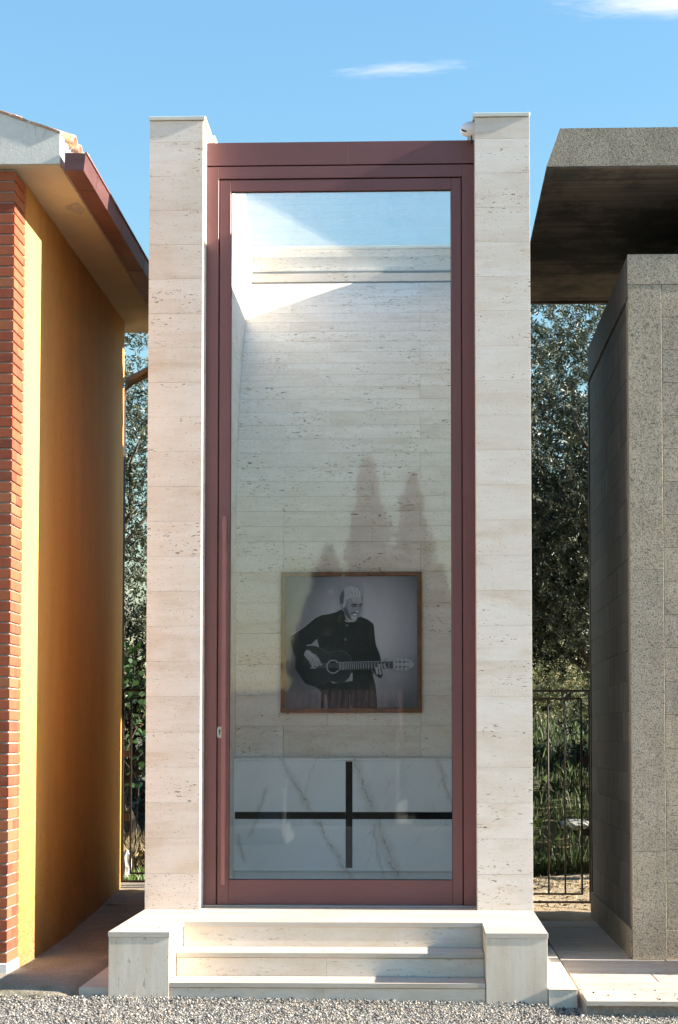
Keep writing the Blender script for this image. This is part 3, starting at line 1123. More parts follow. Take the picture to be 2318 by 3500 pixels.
for zz in (958, 1005):
    shape([(1228, zz), (1358, zz), (1360, zz + 20), (1228, zz + 20)], tone(0.07))
    for xx in (1252, 1294, 1338):
        stroke([(xx, zz - 2), (xx, zz + 22)], 9, tone(0.24))
for xx in (1250, 1292, 1335):
    disc(xx, 940, 10, 7, tone(0.24), 10)
    disc(xx, 1047, 10, 7, tone(0.24), 10)
# hands
SK = tone(0.15, 0.12)
shape([(318, 890), (340, 850), (370, 848), (405, 880), (440, 895), (470, 935), (500, 992), (490, 1006), (462, 990), (468, 1008), (440, 1014), (425, 998),
       (425, 1020), (400, 1024), (385, 990), (372, 960), (335, 920)], SK)
for a, b in (((412, 905), (465, 992)), ((398, 930), (430, 1000)), ((385, 950), (402, 1010)), ((435, 905), (488, 985))):
    stroke([a, b], 6, tone(0.055))
stroke([(340, 860), (400, 900), (470, 960)], 6, tone(0.22))
for i, (ax, ay, bx_, by_) in enumerate(((1040, 1020, 1050, 1080), (1060, 990, 1080, 1085), (1085, 985, 1108, 1075), (1112, 985, 1148, 1050))):
    stroke([(ax, ay), ((ax + bx_) / 2 - 4, (ay + by_) / 2), (bx_, by_)], 22, tone(0.20 - 0.02 * i))
    disc(bx_, by_, 11, 11, tone(0.18), 12)
stroke([(1115, 962), (1128, 940), (1142, 932)], 10, tone(0.10))
stroke([(1055, 1000), (1068, 1085)], 4, tone(0.03))
stroke([(1080, 985), (1098, 1080)], 4, tone(0.03))
# head: generic older man with short grey hair, moustache and smile
shape([(672, 345), (682, 285), (722, 232), (785, 210), (850, 228), (893, 278), (904, 325), (898, 385), (893, 430), (876, 480), (858, 530), (830, 558),
       (790, 556), (745, 530), (712, 470), (690, 430), (676, 395)], tone(0.085, 0.2), 1)
shape([(770, 320), (860, 310), (900, 335), (898, 390), (892, 430), (872, 485), (852, 535), (825, 552), (795, 545), (770, 500), (752, 440), (750, 380)], tone(0.135, 0.12), 1)
shape([(800, 330), (868, 322), (895, 345), (888, 385), (840, 392), (800, 380)], tone(0.165, 0.1), 1)
shape([(676, 350), (686, 285), (726, 232), (786, 212), (850, 230), (892, 280), (903, 330), (885, 318), (870, 345), (855, 312), (840, 345), (822, 315),
       (805, 345), (780, 325), (752, 350), (735, 400), (718, 430), (700, 425), (682, 400)], tone(0.19, 0.4))
for i in range(9):
    a = 762 + i * 15
    stroke([(a, 262 + 6 * math.sin(i * 2.1)), (a + 10, 312 + 8 * math.sin(i * 1.3))], 4, tone(0.26 if i % 2 else 0.11))
shape([(674, 350), (686, 290), (715, 250), (722, 300), (712, 380), (700, 425), (682, 400)], tone(0.045))
shape([(715, 430), (745, 440), (775, 500), (790, 545), (760, 530), (725, 480)], tone(0.045))
disc(692, 408, 12, 20, tone(0.13), 14)
stroke([(786, 410), (820, 397), (848, 405)], 12, tone(0.02))
stroke([(866, 404), (884, 396), (902, 399)], 11, tone(0.02))
stroke([(802, 423), (822, 415), (840, 422)], 9, tone(0.02))
stroke([(868, 420), (892, 416)], 9, tone(0.02))
stroke([(852, 405), (858, 450), (848, 470)], 6, tone(0.09))
shape([(836, 462), (855, 458), (868, 470), (855, 482), (838, 480)], tone(0.24))
shape([(785, 482), (820, 474), (856, 484), (858, 494), (820, 488), (790, 498)], tone(0.03))
shape([(796, 494), (824, 490), (852, 494), (840, 508), (816, 508)], tone(0.42))
stroke([(792, 498), (818, 512), (848, 508)], 5, tone(0.05))
shape([(788, 512), (820, 520), (850, 516), (838, 552), (812, 556), (792, 540)], tone(0.22, 0.25), 1)

me = bpy.data.meshes.new('print')
cen = Vector(((fx0 + fx1) / 2, YP, (fz0 + fz1) / 2))
me.from_pydata([tuple(Vector(v) - cen) for v in PV], [], PF)
for mm in PM:
    me.materials.append(mm)
me.polygons.foreach_set('material_index', PI)
me.update()
bm = bmesh.new()
bm.from_mesh(me)
for f in bm.faces:
    if f.normal.y > 0:
        f.normal_flip()
bm.to_mesh(me)
bm.free()
place(bpy.data.objects.new('print', me), pic, cen)
box('backing_board', fx0 + t * 0.6, fx1 - t * 0.6, YP + 0.001, YB - 0.001, fz0 + t * 0.6, fz1 - t * 0.6, 'wood_core', pic, 0)

# ------------------------------------------------------------------ security camera
cc = thing('security_camera', 'small white egg shaped security camera on the right pillar above the door', 'camera', (2.262, 0.1, 5.83))
sphere_mesh('camera_body', (2.222, 0.1, 5.836), (0.060, 0.052, 0.050), 'white_plastic', cc, rot=Matrix.Rotation(math.radians(-28), 3, 'Y'))
poly('lens_window', [(2.190 + 0.022 * math.cos(a) * 0.9, 0.058 - 0.004 * math.cos(a) + 0.010 * math.sin(a), 5.812 + 0.013 * math.sin(a) - 0.006 * math.cos(a)) for a in [2 * math.pi * i / 18 for i in range(18)]]
     + [(2.190, 0.075, 5.815)], [[i, (i + 1) % 18, 18] for i in range(18)] + [list(range(18))], 'black_gloss', cc)
bm = bmesh.new()
bmesh.ops.create_cone(bm, cap_ends=True, segments=24, radius1=0.053, radius2=0.050, depth=0.012, matrix=Matrix.Rotation(math.pi / 2, 4, 'Y'))
me = bpy.data.meshes.new('mount_plate')
bm.to_mesh(me)
bm.free()
obj('mount_plate', me, 'white_plastic', cc, (2.2575, 0.1, 5.834))
tubes('cable', [[((2.243, 0.1, 5.79), 0.004), ((2.243, 0.12, 5.772), 0.004), ((2.246, 0.18, 5.765), 0.004), ((2.25, 0.21, 5.795), 0.004)]], 'black_rubber', cc)

# ================================================================== ENTRANCE STEPS
steps = thing('entrance_steps', 'cream travertine entrance steps between two square side blocks', 'steps', (1.32, -0.7, 0))
YB0 = -1.388
plat = box('platform_slab', 0.0, 2.64, -0.79, 0.19, 0.388, ZP, 'travertine_top', steps, 0.0015)
box('platform_core', 0.006, 2.634, -0.775, 0.19, -0.03, 0.3878, 'travertine_riser', plat, 0)
for xa, xb in ((0.0, 0.3737), (2.267, 2.64)):
    b = box('side_block', xa + 0.004, xb - 0.004, YB0 + 0.004, -0.7905, -0.03, 0.3875, 'travertine_vertical', steps, 0.001)
    box('block_top', xa, xb, YB0, -0.7905, 0.388, ZP, 'travertine_top', b, 0.0015)
tz = [0.120, 0.264]
ty = [YB0 + 0.006, -1.098]
for k in range(2):
    yb = (-1.098 + 0.008, -0.79 + 0.0)[k]
    for a, b in ((0.3742, 1.30), (1.3008, 2.2665)):
        box('riser', a, b, ty[k] + 0.012, ty[k] + 0.05, (-0.03, 0.1202)[k], tz[k] - 0.033, 'travertine_riser', steps, 0.001)
    box('tread', 0.3742, 2.2665, ty[k], (-1.0865, -0.7775)[k], tz[k] - 0.030, tz[k], 'travertine_top', steps, 0.002)
for a, b in ((0.3742, 1.02), (1.0208, 2.2665)):
    box('riser', a, b, -0.782, -0.7755, 0.2642, 0.3875, 'travertine_riser', steps, 0.0005)
box('side_ledge', -0.182, -0.001, -1.345, 0.6, -0.04, 0.080, 'travertine_top', steps, 0.002)
rl = box('side_ledge', 2.641, 2.808, -1.426, 0.8, -0.05, 0.089, 'travertine_vertical', steps, 0.001)
box('ledge_top', 2.641, 2.811, -1.430, 0.8, 0.0895, 0.095, 'travertine_top', rl, 0.001)
for k, (lx, ly, lz) in enumerate(((1.28, -0.99, 0.266), (1.44, -0.93, 0.266), (1.60, -0.97, 0.266), (1.95, -1.2, 0.122), (2.05, -1.16, 0.122), (1.70, -1.25, 0.122), (2.18, -0.81, 0.266), (0.28, -1.2, 0.422))):
    a = RNG.uniform(0, 6.28)
    L = RNG.uniform(0.008, 0.017)
    ca, sa = math.cos(a) * L, math.sin(a) * L
    lf = poly('fallen_leaf', [(lx - ca, ly - sa, lz), (lx + sa * .4, ly - ca * .4, lz + 0.004), (lx + ca, ly + sa, lz + 0.001), (lx - sa * .4, ly + ca * .4, lz + 0.005)], [[0, 1, 2, 3]], 'dead_leaf')
    tag(lf, 'tiny brown dry leaf lying on the travertine steps', 'leaf', 'dry leaves fallen on the steps')

# ================================================================== YELLOW HOUSE (left)
XW = -0.76
house = thing('yellow_house', 'yellow plastered house with brick corner pier and overhanging concrete roof', 'house', (-2.9, 1.7, 0))
arc = [(XW - 0.14 + 0.14 * math.cos(a), 3.56 - 0.14 + 0.14 * math.sin(a)) for a in [i * math.pi / 2 / 8 for i in range(9)]]
outline = [(-5.0, -0.48), (XW - 0.02, -0.48), (XW - 0.004, -0.47), (XW, -0.45), (XW, 1.2)] + arc + [(-5.0, 3.56)]
wall = extrude('wall', outline, 'z', -0.03, 5.308, 'yellow_plaster', house, True)
# brick pier
pier = box('brick_pier', -1.05, XW - 0.012, -0.746, -0.455, 0.12, 5.299, 'mortar', house, 0)
NB = 73
BH = (5.296 - 0.150) / NB
jt = 0.011
for k in range(NB):
    z0 = 0.150 + k * BH
    z1 = z0 + BH - jt
    w = lambda: random.uniform(-0.0015, 0.0015)
    yb = -0.448
    if k % 2 == 0:
        box('brick', -1.055, XW + w() * .5, -0.755, -0.635, z0, z1, 'brick', pier, 0.003)
        box('brick', XW - 0.12, XW + w() * .5, -0.629, yb, z0, z1, 'brick', pier, 0.003)
    else:
        box('brick', XW - 0.118, XW + w() * .5, -0.755, -0.515, z0, z1, 'brick', pier, 0.003)
        box('brick', XW - 0.12, XW + w() * .5, -0.509, yb, z0, z1, 'brick', pier, 0.003)
        box('brick', -1.055, XW - 0.126, -0.755, -0.635, z0, z1, 'brick', pier, 0.003)
box('pier_base', -1.10, XW + 0.006, -0.768, -0.442, 0.02, 0.148, 'fascia_concrete', pier, 0.006)
# roof: sloping slab with concrete gable edge
prof = [(-0.454, 5.310), (-0.454, 5.512), (-2.866, 6.372), (-5.276, 5.512), (-5.276, 5.310)]
rf = extrude('roof', prof, 'y', -0.826, 3.86, 'fascia_concrete', house)
sof = box('soffit', -5.26, -0.458, -0.818, 3.855, 5.302, 5.3095, 'soffit_render', rf, 0)
# peeled patch on the soffit
pp = []
for i in range(14):
    a = 2 * math.pi * i / 14
    pp.append((-0.541 + 0.066 * math.cos(a) + 0.007 * math.sin(7 * a), 0.10 + (0.11 + 0.05 * math.cos(a)) * math.sin(a) + 0.018 * math.cos(4 * a + 1)))
extrude('peeled_patch', pp, 'z', 5.2995, 5.3018, 'mortar', sof)
# half round tiles on the slope
slope = math.atan2(0.860, 2.412)
TILE = None


def tile_mesh():
    V, F = [], []
    ns = 8
    for e, (L, r) in enumerate(((0.0, 0.085), (0.42, 0.07))):
        for ring in (0, 0.014):
            for i in range(ns + 1):
                a = math.pi * i / ns
                V.append((-L * math.cos(slope) - (r - ring) * math.sin(a) * -math.sin(slope) * 1.0 * 0 + 0, (r - ring) * math.cos(a), L * math.sin(slope) + (r - ring) * math.sin(a)))
    q = ns + 1
    for i in range(ns):
        F.append([i, i + 1, 2 * q + i + 1, 2 * q + i])
        F.append([q + i + 1, q + i, 3 * q + i, 3 * q + i + 1])
        F.append([i + 1, i, q + i, q + i + 1])
        F.append([2 * q + i, 2 * q + i + 1, 3 * q + i + 1, 3 * q + i])
    F.append([0, 2 * q, 3 * q, q])
    F.append([q - 1, 2 * q - 1, 4 * q - 1, 3 * q - 1])
    me_ = bpy.data.meshes.new('roof_tile')
    me_.from_pydata(V, [], F)
    me_.update()
    bm_ = bmesh.new()
    bm_.from_mesh(me_)
    bmesh.ops.recalc_face_normals(bm_, faces=bm_.faces)
    bm_.to_mesh(me_)
    bm_.free()
    me_.polygons.foreach_set('use_smooth', [len(f.vertices) == 4 for f in me_.polygons])
    return me_


TILE = tile_mesh()
TILE.materials.append(MAT['roof_tile'])
for j in range(24):
    y = -0.60 + j * 0.195
    for i in range(6):
        x = -0.396 - i * 0.36
        zt = 5.512 + (-0.454 - x) * math.tan(slope) + 0.004 + random.uniform(0, 0.006)
        o = bpy.data.objects.new('roof_tile', TILE)
        place(o, rf, (x + random.uniform(-.015, .015), y + random.uniform(-.008, .008), zt - 0.012))
        o.rotation_euler = (0, random.uniform(-.02, .02), random.uniform(-.03, .03))
# thin mortar verge under the first tiles, with lichen
V = []
for i in range(25):
    s = i / 24
    x = -0.454 - s * 2.40
    zz = 5.512 + s * 2.40 * math.tan(slope)
    hh = 0.004 + 0.008 * abs(math.sin(i * 1.7)) + 0.005 * random.random()
    V += [(x, -0.834, zz - 0.004), (x, -0.834, zz + hh), (x, -0.66, zz + hh), (x, -0.66, zz - 0.004)]
F = []
for i in range(24):
    for k in range(4):
        F.append([4 * i + k, 4 * i + (k + 1) % 4, 4 * i + 4 + (k + 1) % 4, 4 * i + 4 + k])
F += [[0, 1, 2, 3], [99, 98, 97, 96]]
poly('verge_mortar', V, F, 'roof_tile', rf)
# box gutter in lengths
gy = [-0.831, -0.407, 0.571, 1.587, 2.621, 3.86]
GX0, GX1, GZ0, GZ1 = -0.421, -0.296, 5.262, 5.372
gut = None
for i in range(5):
    a, b = gy[i] + (0.0 if i == 0 else 0.0015), gy[i + 1] - 0.0015
    th = 0.004
    sec = [(GX0, GZ1 + 0.01), (GX0, GZ0), (GX1, GZ0 - 0.004), (GX1 + 0.013, GZ1), (GX1 + 0.009, GZ1), (GX1 - th, GZ0 + th), (GX0 + th, GZ0 + th), (GX0 + th, GZ1 + 0.01)]
    s_ = extrude('gutter' if gut is None else 'gutter_section', sec, 'y', a, b, 'gutter_metal', house if gut is None else gut)
    if gut is None:
        gut = s_
for yy in gy[1:-1]:
    sec = [(GX0 - 0.002, GZ0 - 0.003), (GX1 + 0.001, GZ0 - 0.007), (GX1 + 0.015, GZ1), (GX1 + 0.011, GZ1), (GX1 - 0.001, GZ0 - 0.0035), (GX0 - 0.002, GZ0)]
    extrude('gutter_joint', sec, 'y', yy - 0.010, yy + 0.010, 'gutter_metal', gut)
extrude('end_cap', [(GX0 + .001, GZ0 + .001), (GX1 - .001, GZ0 - .003), (GX1 + 0.012, GZ1), (GX0 + 0.001, GZ1 + 0.006)], 'y', -0.835, -0.8312, 'gutter_metal', gut)
tubes('gutter_lip', [[((GX1 + 0.015, -0.826, GZ1 + 0.004), 0.008), ((GX1 + 0.015, 3.86, GZ1 + 0.004), 0.008)]], 'gutter_metal', gut, 8)
tubes('downpipe', [[((-0.36, 3.30, 5.26), 0.045), ((-0.36, 3.31, 5.05), 0.045), ((-0.40, 3.35, 4.90), 0.045), ((-0.74, 3.60, 4.80), 0.045), ((-0.86, 3.86, 4.68), 0.045), ((-0.87, 3.88, 0.3), 0.045)]], 'iron', house, 12)

# ================================================================== GRANITE CHAPEL (right)
gran = thing('stone_chapel', 'grey speckled stone tomb chapel under a thick overhanging concrete slab', 'chapel', (5.2, 1.6, 0))
XG, YG = 3.325, 0.11
core = box('wall_core', XG + 0.03, 6.9, YG + 0.032, 3.0, 0.0, 4.93, 'dark_core', gran, 0)
# front: pilaster, header band and coursed panel
for za, zb in ((0.082, 0.81), (0.8115, 2.741), (2.7425, 4.728)):
    box('stone_block', XG, XG + 0.228, YG, YG + 0.031, za, zb, 'peperino', core, 0.0015)
box('header_block', XG - 0.002, 4.60, YG - 0.003, YG + 0.031, 4.7295, 4.940, 'peperino', core, 0.0015)
box('header_block', 4.6015, 6.9, YG - 0.003, YG + 0.031, 4.7295, 4.940, 'peperino', core, 0.0015)
zz = 4.728
k = 0
while zz > 0.30:
    za = max(0.2815, zz - 0.2295)
    xs = [XG + 0.231, 4.25 + 0.12 * (k % 2), 5.2, 6.15, 6.9]
    for a, b in zip(xs[:-1], xs[1:]):
        box('stone_block', a + 0.0012, b - 0.0012, YG + 0.0025, YG + 0.0315, za + 0.0012, zz - 0.0012, 'peperino', core, 0.0012)
    zz = za
    k += 1
for a, b in ((XG + 0.2295, 4.3), (4.3015, 5.4), (5.4015, 6.9)):
    box('base_block', a, b, YG + 0.001, YG + 0.031, 0.082, 0.280, 'peperino', core, 0.002)
# side cladding in dark courses, corner strip, plinth and cornice
CH = 0.2125
zz = 0.285
k = 0
while zz < 4.63:
    zb = min(4.635, zz + CH)
    ys = [YG + 0.0325 + 0.10, 0.72 + 0.3 * (k % 2), 1.55 + 0.25 * (k % 2), 2.35 + 0.2 * (k % 2), 2.98]
    for a, b in zip(ys[:-1], ys[1:]):
        box('side_slab', XG + 0.006, XG + 0.029, a + 0.0007, b - 0.0007, zz + 0.001, zb - 0.001, 'dark_cladding', core, 0.0015)
    zz = zb
    k += 1
box('corner_strip', XG, XG + 0.0295, YG + 0.0315, YG + 0.131, 0.285, 4.635, 'peperino_dark', core, 0.001)
box('side_plinth', XG - 0.012, XG + 0.0295, YG + 0.0315, 2.99, 0.05, 0.283, 'peperino_dark', core, 0.003)
box('side_cornice', XG - 0.002, XG + 0.0295, YG + 0.0315, 3.02, 4.655, 4.940, 'dark_cladding', core, 0.002)
box('end_strip', XG - 0.003, XG + 0.0295, 2.981, 3.03, 0.285, 4.654, 'dark_cladding', core, 0.002)
# roof slab with bevelled ends and drip edge
slab = extrude('roof_slab', [(2.760, 5.548), (2.856, 5.816), (7.6, 5.816), (7.7, 5.548)], 'y', 0.05, 3.81, 'peperino', gran)
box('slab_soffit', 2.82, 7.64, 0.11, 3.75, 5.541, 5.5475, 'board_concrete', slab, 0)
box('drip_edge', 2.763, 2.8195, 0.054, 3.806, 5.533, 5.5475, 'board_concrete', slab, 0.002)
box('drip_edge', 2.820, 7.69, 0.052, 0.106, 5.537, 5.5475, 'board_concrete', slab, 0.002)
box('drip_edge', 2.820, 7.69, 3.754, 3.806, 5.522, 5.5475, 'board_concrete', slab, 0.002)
box('clerestory', 3.95, 6.4, 0.75, 2.7, 4.931, 5.5405, 'dark_core', slab, 0)
# added blocks out of view on the right, shaped to shade the paving
st = box('shade_block', 3.80, 5.6, -0.66, 0.02, 0.081, 0.53, 'peperino', gran, 0.004)
box('shade_block', 4.30, 5.6, -0.22, 0.02, 0.531, 0.80, 'peperino', gran, 0.004)

# ================================================================== GATES


def bar(name, x0, x1, z0, z1, y, th, mat, parent):
    return box(name, x0, x1, y - th / 2, y + th / 2, z0, z1, mat, parent, 0.001)


def gate(x0, x1, zb, zt, ins, y, label, bars, rails, side):
    g = thing('iron_gate', label, 'gate', ((x0 + x1) / 2, y, zb))
    w = 0.020
    f = bar('frame_bar', x0, x0 + w, zb, zt, y, 0.03, 'iron', g)
    bar('frame_bar', x1 - w, x1, zb, zt, y, 0.03, 'iron', g)
    bar('frame_bar', x0 + w + .0005, x1 - w - .0005, zt - w, zt, y, 0.03, 'iron', g)
    bar('frame_bar', x0 + w + .0005, x1 - w - .0005, zb, zb + 0.018, y, 0.03, 'iron', g)
    a, b, c, d = x0 + ins, x1 - ins, zb + 0.072, zt - 0.072
    v = 0.016
    bar('inner_bar', a, a + v, c, d, y, 0.022, 'iron', g)
    bar('inner_bar', b - v, b, c, d, y, 0.022, 'iron', g)
    bar('inner_bar', a + v + .0005, b - v - .0005, d - v, d, y, 0.022, 'iron', g)
    bar('inner_bar', a + v + .0005, b - v - .0005, c, c + v, y, 0.022, 'iron', g)
    for xb in bars:
        tubes('upright', [[((xb, y, c + v * .5), 0.008), ((xb, y, d - v * .5), 0.008)]], 'iron', g, 8)
    for zr in rails:
        bar('hinge_block', x0 + w + .0005, a - .0005, zr - 0.03, zr + 0.03, y, 0.026, 'iron', g)
        bar('hinge_block', b + .0005, x1 - w - .0005, zr - 0.03, zr + 0.03, y, 0.026, 'iron', g)
    return g


gate(2.67, 3.372, 0.145, 2.014, 0.075, 3.5, 'dark iron gate closing the gap beside the grey stone tomb', (2.853, 2.998, 3.143), (1.398, 0.763), 1)
gate(-0.772, 0.02, 0.315, 2.022, 0.075, 3.52, 'narrow dark iron gate between the yellow house and the travertine chapel', (-0.53, -0.375, -0.22), (1.45, 0.885), -1)

# ================================================================== VEGETATION


def limb(p0, p1, r0, r1, rng, n=6, wob=0.12):
    P = []
    p0, p1 = np.array(p0, float), np.array(p1, float)
    for i in range(n + 1):
        s = i / n
        q = p0 * (1 - s) + p1 * s + rng.normal(0, wob, 3) * math.sin(math.pi * s)
        P.append((tuple(q), r0 * (1 - s) + r1 * s))
    return P


def olive(name, label, cat, base, crown_c, crown_r, nclump, seed, mat='olive_leaf', leaf=(0.045, 0.08, 0.0155), trunk_r=0.16, group=None, perclump=26):
    rng = np.random.default_rng(seed)
    t_ = thing(name, label, cat, base, group)
    base = np.array(base, float)
    cc_ = np.array(crown_c, float)
    fork = base + (cc_ - base) * 0.35
    fork[:2] += rng.normal(0, 0.1, 2)
    paths = [limb(base - np.array([0, 0, 0.1]), fork, trunk_r, trunk_r * 0.7, rng, 5, 0.06)]
    tips = []
    for i in range(9):
        d = unit(rng.normal(size=(1, 3)))[0]
        d[2] = abs(d[2]) * 0.8 - 0.1
        e = cc_ + d * np.array(crown_r) * 0.7
        paths.append(limb(fork, e, trunk_r * 0.45, 0.012, rng, 7, 0.14))
        tips.append(e)
        for j in range(3):
            mid = fork * 0.4 + e * 0.6
            e2 = mid + unit(rng.normal(size=(1, 3)))[0] * np.array(crown_r) * 0.5
            paths.append(limb(mid, e2, 0.02, 0.004, rng, 4, 0.06))
    tubes('trunk', paths, 'bark', t_, 6)
    # clumps: more towards the shell, with gaps
    d = unit(rng.normal(size=(nclump, 3)))
    rr = rng.random(nclump) ** 0.45
    lump = 1 + 0.16 * np.sin(5 * d[:, 0] + seed) * np.cos(4 * d[:, 2]) + 0.10 * np.sin(9 * d[:, 1] + 2 * seed)
    C0 = cc_ + d * np.array(crown_r) * (rr * lump)[:, None]
    TW = unit(rng.normal(size=(nclump, 3)) + np.array([0, 0, -0.15]) + 0.8 * d)
    m_ = perclump
    s = np.tile(np.linspace(0, 1, m_), nclump)
    ci = np.repeat(np.arange(nclump), m_)
    tl = rng.uniform(0.18, 0.42, nclump)[ci]
    side = unit(np.cross(TW[ci], rng.normal(size=(len(ci), 3))))
    C = C0[ci] + TW[ci] * (s * tl)[:, None] + side * 0.022
    A = TW[ci] * 0.7 + side * 0.9 + rng.normal(0, 0.25, (len(ci), 3))
    L = rng.uniform(leaf[0], leaf[1], len(ci))
    keep = C[:, 2] > 0.25
    C, A, L = C[keep], A[keep], L[keep]
    V, F = leaves(C, A, L, leaf[2], rng)
    npmesh('crown', V, F, mat, t_)
    return t_


olive('olive_tree', 'tall grey green olive tree rising behind the grey stone tomb roof', 'tree', (4.9, 8.4, 1.0), (3.55, 7.4, 4.75), (1.6, 1.2, 2.35), 3600, 3, perclump=26, trunk_r=0.13)
olive('olive_tree', 'olive tree with loose twigs showing sky behind the yellow house', 'tree', (-2.2, 6.6, 0.3), (-1.5, 6.0, 4.2), (1.35, 1.1, 1.9), 1700, 5, trunk_r=0.12)
olive('evergreen_tree', 'dark dense evergreen behind the narrow gate beside the yellow house', 'tree', (-1.3, 7.4, 0.3), (-1.15, 7.2, 2.3), (1.5, 0.8, 1.05), 1500, 8, mat='dark_leaf', leaf=(0.03, 0.05, 0.022), trunk_r=0.09)
olive('evergreen_tree', 'dark shaded evergreen filling the gap above the right hand gate', 'tree', (4.8, 9.3, 1.1), (3.3, 8.8, 3.62), (1.7, 1.0, 1.30), 3800, 14, mat='dark_leaf', leaf=(0.04, 0.07, 0.018), trunk_r=0.1)
olive('olive_tree', 'unseen olive tree added for shade behind the grey stone tomb', 'tree', (7.2, 6.6, 0.8), (7.0, 6.2, 3.6), (2.2, 1.9, 2.6), 900, 21, trunk_r=0.17, leaf=(0.06, 0.09, 0.02))  # hidden tree added to shade the visible crowns
olive('sunlit_shrub', 'sunlit yellowish olive shrub seen through the bars of the right gate', 'shrub', (3.0, 13.6, 1.6), (3.2, 13.4, 2.35), (2.9, 1.2, 1.15), 2200, 17, mat='sunny_leaf', leaf=(0.05, 0.09, 0.016), trunk_r=0.08)

# climber with heart shaped leaves beside the left gate
rng = np.random.default_rng(31)
cl = thing('climbing_plant', 'fresh green climber with broad leaves behind the left gate', 'plant', (-0.75, 4.6, 0.3))
paths = [limb((-0.95 + 0.12 * i, 4.75, 0.3), (-1.0 + 0.12 * i, 4.7, 2.5), 0.008, 0.003, rng, 8, 0.05) for i in range(6)]
tubes('stem', paths, 'bark', cl, 5)
n = 420
C = np.stack([rng.uniform(-1.25, -0.35, n), rng.uniform(4.5, 4.9, n), 1.0 + 1.5 * rng.random(n) ** 0.8], -1)
A = np.stack([rng.normal(0, 0.5, n), rng.normal(-0.3, 0.4, n), rng.normal(-0.8, 0.3, n)], -1)
A = unit(A)
S = unit(np.cross(A, np.array([0.1, -1, 0.35]) + rng.normal(0, 0.35, (n, 3))))
L = rng.uniform(0.04, 0.075, n)[:, None]
N_ = np.cross(A, S)
pts = [(-0.5, 0.0, 0), (-0.45, 0.3, .06), (-0.15, 0.46, .1), (0.2, 0.3, .06), (0.55, 0.0, -.05), (0.2, -0.3, .06), (-0.15, -0.46, .1), (-0.45, -0.3, .06)]
V = np.stack([C + A * L * a + S * L * b + N_ * L * c for a, b, c in pts], 1).reshape(-1, 3)
npmesh('foliage', V, np.arange(8 * n).reshape(n, 8), 'ivy_leaf', cl)


def blades(name, n, fx, fy, h, w, mat, label, cat, seed, lean=0.35, parent=None):
    rng = np.random.default_rng(seed)
    X = fx(rng, n)
    Y = fy(rng, n)
    Z = np.array([bank_z(a, b) for a, b in zip(X, Y)]) - 0.01
    hh = rng.uniform(h[0], h[1], n)
    d = rng.uniform(0, 6.283, n)
    ln = rng.normal(0, lean, n) * hh
    P = np.stack([X, Y, Z], -1)
    D = np.stack([np.cos(d), np.sin(d), np.zeros(n)], -1)
    S = np.stack([-np.sin(d + rng.normal(0, 1, n)), np.cos(d), np.zeros(n)], -1) * w / 2
    Mid = P + D * (ln * 0.35)[:, None] + np.stack([0 * hh, 0 * hh, hh * 0.6], -1)
    T = P + D * ln[:, None] + np.stack([0 * hh, 0 * hh, hh * (1 - 0.25 * np.abs(ln / hh))], -1)
    V = np.stack([P - S, P + S, Mid + S * .8, T, Mid - S * .8], 1).reshape(-1, 3)
    F = np.arange(5 * n).reshape(n, 5)
    o = npmesh(name, V, F, mat, parent)
    o['kind'] = 'stuff'
    tag(o, label, cat)
    return o


blades('bank_grass', 20000, lambda r, n: r.uniform(0.5, 6.5, n), lambda r, n: 7.15 + 6.0 * r.random(n) ** 2.0, (0.06, 0.34), 0.007, 'grass_green', 'long green grass hanging over the shaded earth bank', 'grass', 41)
blades('dry_grass', 5000, lambda r, n: r.uniform(-2.6, 0.6, n), lambda r, n: r.uniform(4.6, 7.4, n), (0.10, 0.42), 0.008, 'grass_dry', 'pale dry straw grass behind the left gate', 'grass', 43, 0.6)
blades('fresh_grass', 2200, lambda r, n: r.uniform(-1.6, 0.4, n), lambda r, n: r.uniform(3.75, 4.6, n), (0.04, 0.14), 0.008, 'grass_fresh', 'short bright green grass at the foot of the left gate', 'grass', 45)
blades('straw_litter', 3000, lambda r, n: r.uniform(2.2, 5.0, n), lambda r, n: r.uniform(3.2, 7.4, n), (0.01, 0.05), 0.01, 'grass_dry', 'dry straw and leaf litter on the bare earth', 'litter', 47, 1.5)

# low dark scrub on the bank and behind the left slot
for k, (bx_, by_, bz_, r_, lab) in enumerate(((2.5, 9.5, 1.15, (1.5, 0.7, 0.40), 'dark leafy scrub along the top of the earth bank'),
                                              (-1.2, 8.3, 0.9, (1.6, 0.6, 0.8), 'dark leafy scrub behind the dry grass on the left'),
                                              (4.5, 9.3, 1.55, (0.8, 0.6, 0.7), 'dark leafy bush on the bank beside the grey stone tomb'))):
    olive('scrub_bush', lab, 'bush', (bx_, by_, bz_ - 0.4), (bx_, by_, bz_), r_, 420, 60 + k, mat='dark_leaf', leaf=(0.035, 0.07, 0.028), trunk_r=0.03)


def rock(name, label, c, r, seed):
    rng = np.random.default_rng(seed)
    bm = bmesh.new()
    bmesh.ops.create_icosphere(bm, subdivisions=2, radius=1)
    for v in bm.verts:
        v.co *= 1 + rng.normal(0, 0.12)
        v.co.x *= r[0]
        v.co.y *= r[1]
        v.co.z *= r[2]
    me_ = bpy.data.meshes.new(name)
    bm.to_mesh(me_)
    bm.free()
    o_ = obj(name, me_, 'rock', None, c)
    return tag(o_, label, 'rock')


